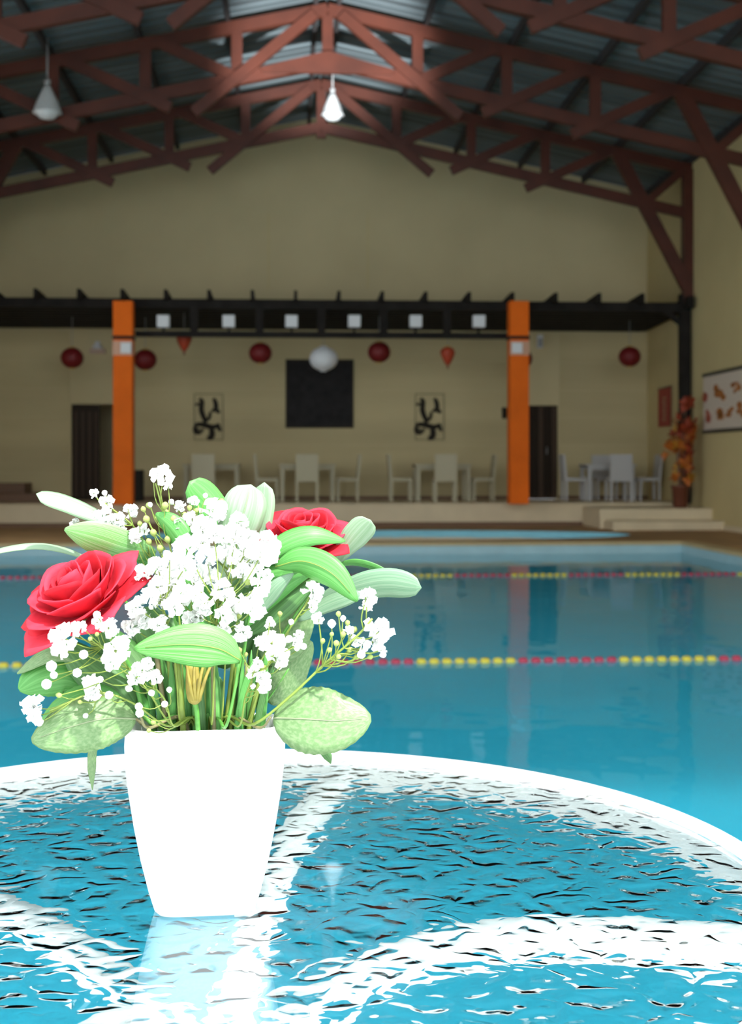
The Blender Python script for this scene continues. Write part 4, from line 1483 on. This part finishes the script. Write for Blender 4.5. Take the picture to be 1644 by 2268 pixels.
add_leaf(t, [(560, 1520, 1.26), (590, 1450, 1.26), (610, 1400, 1.26), (640, 1350, 1.26)], 90, M['leaf_darkgreen'], shape='ovate', roll=-0.2)

# grassy stems in the neck of the vase
t = thing('grass_blades', 'tuft of green grass like blades and stalks rising from the vase mouth', 'foliage', VC + UP * 0.123)
g = random.Random(21)
for k in range(30):
    x0 = 345 + 235 * (k + 0.5) / 30 + g.uniform(-5, 5)
    x1 = x0 + (x0 - 460) * 0.30 + g.uniform(-20, 20)
    d = 1.195 + g.uniform(0, 0.045)
    y1 = g.uniform(1410, 1500)
    foot, rim_ = vbase(x0, 1620, d)
    b0 = at(x0, 1640, d)
    mtl = [M['leaf'], M['leaf_vivid'], M['leaf'], M['leaf_darkgreen'], M['leaf']][k % 5]
    add_leaf(t, [(x0, 1650, d), (x0 + (x1 - x0) * .25, 1580, d), (x0 + (x1 - x0) * .6, 1520, d), (x1, y1, d)], g.uniform(12, 26), mtl, shape='grass', roll=g.uniform(-0.5, 0.5), nseg=9)
for k in range(12):
    x0 = 365 + 205 * (k + 0.5) / 12 + g.uniform(-8, 8)
    x1 = x0 + (x0 - 460) * 0.35 + g.uniform(-15, 15)
    d = 1.190 + g.uniform(0, 0.03)
    MB().tube(spline([at(x0, 1650, d), at(x0 + (x1 - x0) * .3, 1580, d), at(x1, g.uniform(1430, 1480), d)], 10), px2m(g.uniform(4, 7), d), 6).build('stalk', M['stem_brown'] if k % 3 == 0 else M['stem'], t)
t = thing('yellow_calyx', 'yellowish tubular flower base among the stems under the striped leaf', 'flower', at(432, 1640, 1.18))
MB().tube(spline([at(440, 1640, 1.18), at(436, 1580, 1.17), at(432, 1555, 1.165)], 8), px2m(6, 1.17), 6).build('stem', M['stem_green'], t)
MB().tube(spline([at(432, 1560, 1.165), at(431, 1545, 1.163), at(428, 1510, 1.16), at(426, 1470, 1.16)], 10), [px2m(v, 1.16) for v in (3, 10, 15, 17, 18, 18, 17, 16, 15, 14)], 10).build('tube', M['calyx'], t)
for dx in (-12, 0, 14, 26):
    MB().tube(spline([at(433 + dx * .3, 1550, 1.15), at(430 + dx, 1500, 1.145), at(432 + dx * 1.6, 1460, 1.145)], 8), px2m(5, 1.15), 5, r2=px2m(3, 1.15)).build('lobe', M['calyx'], t)

# ------------------------------------------------------------------ baby's breath
baby_breath("sprig of baby's breath with the topmost white blossom", [(410, 1600, 1.21), (400, 1400, 1.21), (375, 1200, 1.21), (345, 1070, 1.21)],
            [(362, 1056, 50), (345, 1048, 26), (373, 1078, 22)], [(340, 1062, 14), (333, 1118, 12)], green=[(330, 1120, 16), (366, 1120, 18), (325, 1150, 18), (350, 1148, 16), (385, 1150, 18), (340, 1180, 18), (372, 1195, 18), (355, 1215, 18), (330, 1200, 16), (398, 1130, 14), (318, 1128, 14)])
baby_breath("sprig of baby's breath at the top, left of the upright pale leaves", [(430, 1600, 1.215), (425, 1400, 1.215), (425, 1220, 1.215), (440, 1120, 1.215)],
            [(470, 1130, 58), (455, 1165, 46), (430, 1112, 26), (400, 1122, 28), (398, 1160, 30), (425, 1150, 34), (445, 1190, 50), (415, 1185, 26)], [(455, 1098, 12), (380, 1112, 14)], green=[(420, 1125, 14), (410, 1140, 14), (435, 1132, 14), (490, 1110, 14), (370, 1135, 16)])
baby_breath("sprig of baby's breath spreading to the upper left", [(395, 1600, 1.225), (370, 1400, 1.225), (320, 1200, 1.225), (225, 1108, 1.22)],
            [(208, 1093, 22), (236, 1114, 36), (288, 1132, 34), (228, 1142, 42), (258, 1152, 38), (167, 1160, 26), (302, 1186, 36), (272, 1165, 28), (320, 1175, 30)], [(232, 1092, 13), (282, 1122, 12)], green=[(300, 1205, 14), (310, 1160, 14)])
baby_breath("sprig of baby's breath right beside the large rose", [(400, 1600, 1.18), (390, 1480, 1.165), (370, 1380, 1.135), (350, 1300, 1.13)],
            [(322, 1270, 42), (350, 1256, 46), (382, 1282, 54), (347, 1300, 50), (376, 1242, 44), (410, 1258, 50), (332, 1322, 42), (305, 1345, 46), (322, 1370, 48), (366, 1325, 52), (402, 1312, 56), (350, 1384, 46), (290, 1388, 44), (385, 1345, 46), (300, 1345, 30)], [(318, 1290, 12), (335, 1345, 12)], green=[(330, 1378, 10), (372, 1300, 12)])
baby_breath("densest sprig of baby's breath in the middle of the bouquet", [(470, 1600, 1.175), (475, 1480, 1.16), (480, 1380, 1.155), (485, 1290, 1.155)],
            scatter(485, 1275, 118, 95, 34, 48, 64, 1.16, 4) + scatter(500, 1365, 75, 45, 12, 42, 56, 1.15, 5), [(450, 1330, 12), (560, 1330, 12)], green=[(470, 1335, 14), (490, 1345, 14), (505, 1335, 14), (530, 1365, 14), (550, 1290, 16)])
baby_breath("sprig of baby's breath rising in front of the upright pale leaves", [(490, 1600, 1.20), (500, 1450, 1.195), (510, 1320, 1.19), (520, 1220, 1.19)],
            scatter(505, 1195, 88, 42, 16, 44, 60, 1.19, 8) + [(600, 1228, 40, 1.19), (560, 1245, 52, 1.19), (590, 1275, 30, 1.19)], [(575, 1190, 12)])
baby_breath("sprig of baby's breath below the large rose at the lower left", [(380, 1605, 1.165), (320, 1520, 1.145), (240, 1440, 1.135), (150, 1405, 1.135)],
            [(145, 1415, 62, 1.085), (132, 1440, 40, 1.085), (160, 1395, 36, 1.085), (215, 1378, 28, 1.085), (240, 1390, 42, 1.085), (255, 1440, 58, 1.085), (250, 1465, 44, 1.085), (270, 1425, 34, 1.085), (180, 1388, 24, 1.085)], [(186, 1450, 22, 1.085), (172, 1490, 22, 1.085), (104, 1515, 24, 1.085), (115, 1475, 26, 1.085), (120, 1495, 18, 1.085), (215, 1362, 18, 1.085), (222, 1505, 16, 1.085)], green=[(200, 1415, 12, 1.085), (215, 1405, 12, 1.085), (132, 1540, 14, 1.085)])
baby_breath("lowest sprig of baby's breath with two round blossoms at the far left", [(370, 1608, 1.155), (290, 1555, 1.135), (210, 1535, 1.125), (110, 1575, 1.12)],
            [(212, 1520, 60), (205, 1535, 34), (75, 1568, 56), (80, 1585, 38)], [(242, 1540, 20), (88, 1600, 18), (190, 1585, 13)], green=[(178, 1555, 12), (130, 1540, 14)])
baby_breath("small sprig of baby's breath under the tip of the striped leaf", [(385, 1608, 1.15), (365, 1550, 1.135), (330, 1510, 1.13)],
            [(315, 1485, 52), (300, 1502, 36), (345, 1500, 34), (330, 1470, 30)], [(286, 1525, 17), (336, 1535, 16), (375, 1528, 14), (310, 1580, 20), (308, 1565, 18), (365, 1560, 16)], green=[(340, 1600, 14), (330, 1618, 12)])
baby_breath("sprig of baby's breath reaching right with the largest round blossom", [(560, 1605, 1.17), (640, 1545, 1.16), (720, 1470, 1.155), (790, 1410, 1.15), (825, 1370, 1.15)],
            [(838, 1400, 62), (828, 1420, 44), (812, 1322, 44), (812, 1345, 28), (845, 1440, 22), (780, 1418, 30), (772, 1395, 22), (802, 1428, 32), (706, 1372, 30)], [(800, 1450, 20), (848, 1450, 16), (735, 1382, 20), (760, 1370, 14)], green=[(760, 1405, 16), (745, 1425, 16), (775, 1440, 16), (730, 1440, 14), (790, 1455, 16), (750, 1455, 14), (770, 1380, 14), (715, 1420, 14), (750, 1360, 14), (785, 1395, 16), (735, 1405, 12), (820, 1455, 14)], r=0.0015)
baby_breath("small pale sprig of baby's breath before the dull olive leaf", [(545, 1605, 1.20), (590, 1480, 1.19), (650, 1380, 1.185), (685, 1330, 1.185)],
            [(692, 1308, 44), (690, 1342, 28), (700, 1325, 26), (655, 1425, 30), (662, 1405, 22)], [(645, 1378, 14), (672, 1432, 16)], green=[(620, 1360, 14)])
baby_breath("sprig of baby's breath hanging low right of the striped leaf", [(530, 1608, 1.165), (545, 1540, 1.15), (575, 1470, 1.145), (605, 1420, 1.145)],
            [(600, 1425, 60), (575, 1425, 36), (612, 1455, 52), (580, 1505, 40), (560, 1490, 30), (585, 1518, 32), (570, 1470, 28), (598, 1382, 26)], [(640, 1416, 18), (628, 1470, 20), (560, 1520, 14), (660, 1430, 16), (598, 1372, 14)], green=[(530, 1440, 16), (545, 1450, 12)])
